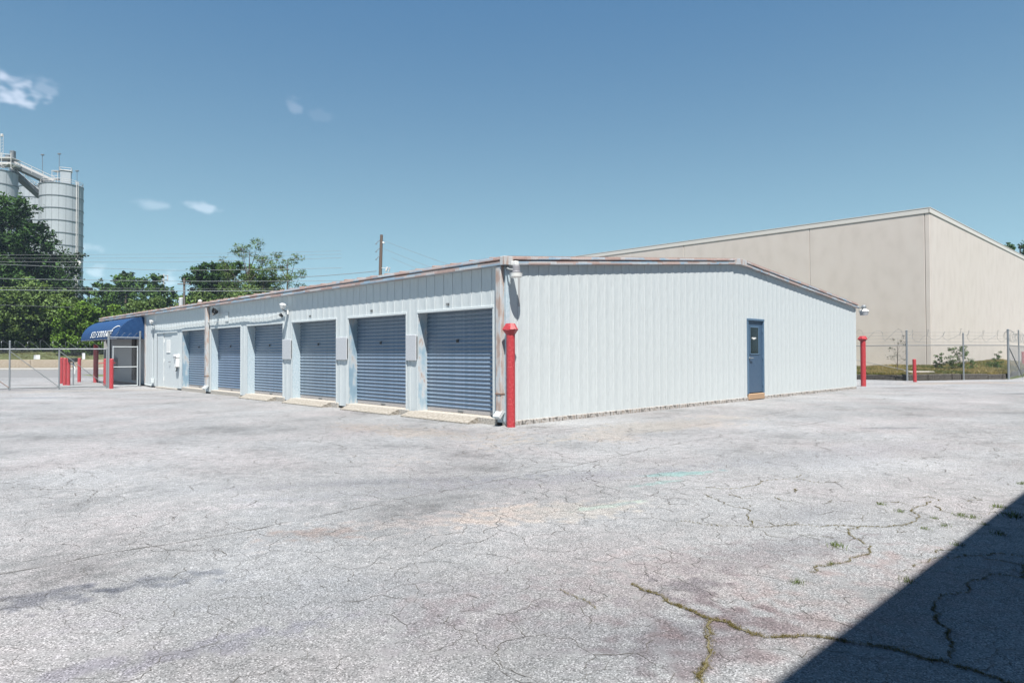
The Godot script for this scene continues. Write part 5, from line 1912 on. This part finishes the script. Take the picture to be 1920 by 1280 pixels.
func poles_and_wires() -> void:
	var t := thing("utility_pole", "tall weathered wooden utility pole over the roof with three side insulators", "utility pole", at_px(714, 62))
	var g := Geo.new()
	g.tube([Vector3(-0.25, 0, 0), Vector3(-0.02, 10, 0), Vector3(0.06, 12.35, 0)], [0.19, 0.15, 0.13], 10)
	part("pole", g, M.pole, t)
	for k in 3:
		g = Geo.new()
		var y := 11.85 - k * 0.72
		g.tube([Vector3(-0.08, y, 0.1), Vector3(-0.42, y - 0.32, 0.12)], [0.03], 6)
		g.lathe([Vector2(0.0, 0), Vector2(0.05, 0.0), Vector2(0.06, 0.1), Vector2(0, 0.12)], 8, Vector3(-0.42, y - 0.42, 0.12))
		part("insulator", g, M.galv, t)
	g = Geo.new()
	g.box(Vector3(0.26, 11.6, 0.1), Vector3(0.22, 0.13, 0.15), Basis(Vector3.BACK, -0.2), 0.03)
	part("top_insulator", g, M.white, t)
	g = Geo.new()
	g.box(Vector3(0.55, 9.15, 0.1), Vector3(0.16, 0.42, 0.2), Basis(Vector3.BACK, -0.35), 0.04)
	g.box(Vector3(0.78, 9.1, 0.1), Vector3(0.1, 0.45, 0.12), Basis(Vector3.BACK, -0.3), 0.03)
	g.tube([Vector3(0.0, 9.25, 0.1), Vector3(0.85, 9.3, 0.1)], [0.025], 5)
	part("cutout_switch", g, M.silo_white, t)
	g = Geo.new()
	g.box(Vector3(-0.25, 7.35, 0.15), Vector3(0.25, 0.3, 0.2), Basis(), 0.03)
	part("terminal_box", g, M.cream, t)
	# small pole with a transformer
	t = thing("utility_pole", "small grey utility pole with a white transformer above the eave at left", "utility pole", at_px(345, 78))
	g = Geo.new()
	g.tube([Vector3(0, 0, 0), Vector3(-0.03, 10.2, 0)], [0.16, 0.12], 8)
	part("pole", g, M.pole, t)
	g = Geo.new()
	g.lathe([Vector2(0, 0), Vector2(0.24, 0.02), Vector2(0.24, 0.95), Vector2(0.18, 1.02), Vector2(0, 1.03)], 12, Vector3(-0.28, 6.9, 0.25))
	part("transformer", g, M.guard, t)
	g = Geo.new()
	g.box(Vector3(0, 9.5, 0.14), Vector3(1.5, 0.1, 0.1), Basis(), 0.02)
	part("crossarm", g, M.pole, t)
	g = Geo.new()
	g.tube([Vector3(0.05, 9.3, 0.2), Vector3(0.6, 5.0, 1.2)], [0.02], 4)
	part("guy_wire", g, M.galv, t)
	# phone mast
	t = thing("phone_mast", "slim pale phone mast with panel antennas above the tree tops", "mast", at_px(306, 190))
	g = Geo.new()
	g.tube([Vector3(0, 0, 0), Vector3(0, 24.0, 0)], [0.3, 0.16], 8)
	part("pole", g, M.silo_white, t)
	g = Geo.new()
	for k in 6:
		var a := TAU * k / 6
		g.box(Vector3(cos(a) * 1.1, 23.0, sin(a) * 1.1), Vector3(0.25, 1.6, 0.2), Basis(Vector3.UP, -a), 0.04)
	part("antenna", g, M.silo_white, t)
	g = Geo.new()
	for y in [22.4, 23.6]:
		var pts := []
		for k in 13: pts.append(Vector3(cos(TAU * k / 12) * 1.1, y, sin(TAU * k / 12) * 1.1))
		g.tube(pts, [0.06], 4, false)
	part("antenna_ring", g, M.steel, t)
	# the street lines, highest first
	var rows := [[479, 476, 476, "highest thin wire crossing above the left trees", 0.011, M.wire], [485, 483, 482, "second thin wire crossing above the left trees", 0.012, M.wire], [491, 491, 489, "third wire crossing above the left trees", 0.015, M.wire], [492, 507, 508, "slanting wire in front of the oak", 0.02, M.galv], [521, 527, 522, "pale wire crossing the middle of the oak", 0.022, M.galv], [543.5, 545.5, 540, "thick bright wire crossing low in front of the trees", 0.032, M.galv], [538, 541, 536, "thin wire just above the thick bright wire", 0.01, M.wire], [569, 576, 578, "dark wire low in front of the pale trees", 0.03, M.ink]]
	for r in rows:
		wire(r[3], [on_px(-120, r[0] - 1.5, 68), on_px(320, r[1], 68), on_px(640, r[2] + 4 if r[0] > 500 else r[2] - 6, 68)] if r[0] < 560 else [on_px(-120, 567, 68), on_px(134, 576, 68)], 0.03, r[4], r[5])
	wire("pale service wire from the wooden utility pole down to the left", [on_px(706, 508, 62), on_px(560, 519.5, 66)], 0.05, 0.03, M.galv)
	wire("topmost thin wire from the wooden pole down to the right", [on_px(718, 450, 62), on_px(1030, 556, 40)], 0.15, 0.012, M.wire)
	wire("middle thin wire from the wooden pole down to the right", [on_px(720, 466, 62), on_px(1020, 574, 40)], 0.15, 0.012, M.wire)
	wire("lowest thin wire from the wooden pole down to the right", [on_px(734, 483, 62), on_px(1000, 584, 40)], 0.15, 0.012, M.wire)


# ---------------------------------------------------------------- weeds and grass

func blade_mesh(seed_: int, blades: int, high: float, spread: float, pal: Array) -> ArrayMesh:
	var r := RandomNumberGenerator.new()
	r.seed = seed_
	var g := Geo.new()
	for k in blades:
		var p := Vector3(r.randfn() * spread, 0, r.randfn() * spread)
		var tip := p + Vector3(r.randfn() * 0.45, 1.0, r.randfn() * 0.45).normalized() * high * r.randf_range(0.4, 1.0)
		var w := Vector3(r.randfn(), 0, r.randfn()).normalized() * high * 0.035
		var f := r.randf()
		g.col = Color(lerpf(pal[0][0], pal[1][0], f), lerpf(pal[0][1], pal[1][1], f), lerpf(pal[0][2], pal[1][2], f))
		var m := (p + tip) * 0.5 + Vector3(0, high * 0.08, 0)
		var nn := (tip - p).cross(w).normalized()
		if nn.y < 0: nn = -nn
		nn = (nn + Vector3.UP * 0.6).normalized()
		g.put(p - w, nn); g.put(p + w, nn); g.put(m + w * 0.8, nn)
		g.put(p - w, nn); g.put(m + w * 0.8, nn); g.put(m - w * 0.8, nn)
		g.put(m - w * 0.8, nn); g.put(m + w * 0.8, nn); g.put(tip, nn)
	return g.mesh(true)


func scatter(called: String, m: Mesh, spots: Array, label := "") -> void:
	var mm := MultiMesh.new()
	mm.transform_format = MultiMesh.TRANSFORM_3D
	mm.mesh = m
	mm.instance_count = spots.size()
	for i in spots.size(): mm.set_instance_transform(i, spots[i])
	var o := MultiMeshInstance3D.new()
	o.name = numbered(called)
	o.multimesh = mm
	o.material_override = M.leaf
	o.set_meta("kind", "stuff")
	if label: tag(o, label, "grass")
	add_child(o)


func weeds() -> void:
	var r := RandomNumberGenerator.new()
	r.seed = 77
	var green := [[0.06, 0.1, 0.025], [0.14, 0.18, 0.05]]
	var straw := [[0.2, 0.17, 0.07], [0.34, 0.27, 0.13]]
	var olive := [[0.1, 0.1, 0.03], [0.2, 0.18, 0.06]]
	# bank before the warehouse
	var a := []
	var b := []
	for k in 15000:
		var x := r.randf_range(11.0, 42.0)
		var f := r.randf()
		var zf := bank_front(x) + 0.4 + f * 10.0
		var big := r.randf_range(0.5, 1.15) * (1.0 if x > 22 else 0.8)
		var tr := Transform3D(Basis(Vector3.UP, r.randf() * TAU).scaled(Vector3.ONE * big), V(x, bank_height(x, zf) - 0.01, zf))
		if sin(x * 1.3 + 0.5) * cos(zf * 0.7) + r.randfn() * 0.45 > -0.1 + (0.35 if x > 24 and zf > 38 else 0.0): b.append(tr)
		else: a.append(tr)
	scatter("grass", blade_mesh(1, 14, 0.24, 0.12, [[0.07, 0.095, 0.03], [0.16, 0.17, 0.06]]), a, "green grass on the bank before the tan warehouse")
	scatter("dry_grass", blade_mesh(2, 14, 0.26, 0.12, straw), b, "straw coloured dry grass on the bank before the tan warehouse")
	# lawn across the road
	var c := []
	for k in 9000:
		var x := r.randf_range(-100.0, -24.0)
		var d := r.randf()
		var zf := 67.0 + d * 14.0
		var hx := (1.0 - 0.25 * clampf((x + 140.0) / 128.0, 0, 1))
		var y := hx * (lerpf(0.95, 1.55, (zf - 66.8) / 5.0) if zf < 71.8 else lerpf(1.55, 2.0, (zf - 71.8) / 5.0) if zf < 76.8 else 2.0)
		c.append(Transform3D(Basis(Vector3.UP, r.randf() * TAU).scaled(Vector3.ONE * r.randf_range(0.5, 0.9)), V(x, y - 0.02, zf)))
	scatter("grass", blade_mesh(3, 12, 0.24, 0.2, olive), c, "mown grass on the slope across the road")
	# moss and fine grass growing in the wide cracks
	var mo := []
	for s in moss_lines:
		var line: Array = s[0]
		for k in line.size() - 1:
			for j in int(r.randf_range(5, 14) * s[1] / 0.02):
				var p: Vector2 = (line[k] as Vector2).lerp(line[k + 1], r.randf()) + Vector2(r.randfn(), r.randfn()) * s[1] * 0.4
				mo.append(Transform3D(Basis(Vector3.UP, r.randf() * TAU).scaled(Vector3.ONE * r.randf_range(0.35, 1.0)), V(p.x, 0.004, p.y)))
	scatter("crack_grass", blade_mesh(4, 9, 0.018, 0.009, [[0.15, 0.125, 0.045], [0.26, 0.22, 0.09]]), mo, "short olive grass and moss growing in the foreground cracks")
	# weed tufts in the broken asphalt on the right, each a plant of its own
	var tuft := blade_mesh(5, 70, 0.045, 0.035, [[0.07, 0.12, 0.02], [0.17, 0.22, 0.05]])
	var spots := [[1563, 1022, 1.0, "weed tuft standing alone on the bright asphalt, left of the others"], [1647, 945, 0.7, "small weed tuft at the top left of the broken patch"], [1683, 958, 0.8, "weed tuft just right of the top left one"], [1728, 990, 0.6, "tiny weed tuft low in the middle of the broken patch"], [1750, 971, 0.6, "tiny weed tuft high in the middle of the broken patch"], [1768, 985, 0.7, "weed tuft in the middle of the crack knot"],
		[1797, 966, 0.9, "left tuft of the weedy crack leading to the shadow"], [1820, 970, 0.9, "middle tuft of the weedy crack leading to the shadow"], [1842, 982, 0.6, "last small tuft of the weedy crack before the shadow"], [1866, 950, 1.0, "weed tuft on the edge of the shadow, nearest the right border"], [1896, 968, 1.5, "largest weed tuft, inside the shadow at the right border"],
		[1868, 1000, 0.9, "weed tuft inside the shadow below the largest one"], [1491, 1091, 0.8, "weed tuft on the crack below the lone one, left"], [1556, 1056, 0.6, "small weed tuft just under the lone one"], [1912, 907, 0.9, "farthest weed tuft, at the right border above the shadow"], [1790, 1020, 0.7, "weed tuft on the shadow edge under the weedy crack"], [1695, 1087, 0.8, "nearest weed tuft, on the shadow edge"]]
	for s in spots:
		var dy: float = s[1] - (662.0 - (s[0] - 960.0) * 0.0031)
		var zf := 1.4 * 1263.0 / dy
		var o := part(numbered("weed_tuft"), tuft, M.leaf, self, at_px(s[0], zf), false, true)
		o.scale = Vector3.ONE * s[2]
		o.rotation.y = r.randf() * TAU
		tag(o, s[3], "weed", "weed tufts in the asphalt")
	# tall weeds and saplings on the bank
	var names := ["dark leafy weed against the corner of the tan wall", "broad dark shrub behind the middle fence post", "small dark sprig high on the bank", "low dark weed near the end of the bank", "thin bare sapling behind the left fence span"]
	var sp := [[1762, 38.5, 1.1, 0.6], [1796, 37.5, 1.5, 1.2], [1872, 42.0, 1.2, 0.5], [1862, 41.5, 0.5, 0.7], [1682, 36.5, 2.2, 1.2]]
	for i in 5:
		var x: float = (sp[i][0] - 960.0) / 1263.0 * sp[i][1]
		tree("bank_weed", names[i], V(x, bank_height(x, sp[i][1]) - 0.05, sp[i][1]), sp[i][2], sp[i][3], 0.05 if i != 4 else 0.3, [700, 1300, 300, 500, 240][i], 0.07, MID if i != 4 else PINE, 9, 200 + i, i == 4, "weeds on the bank")
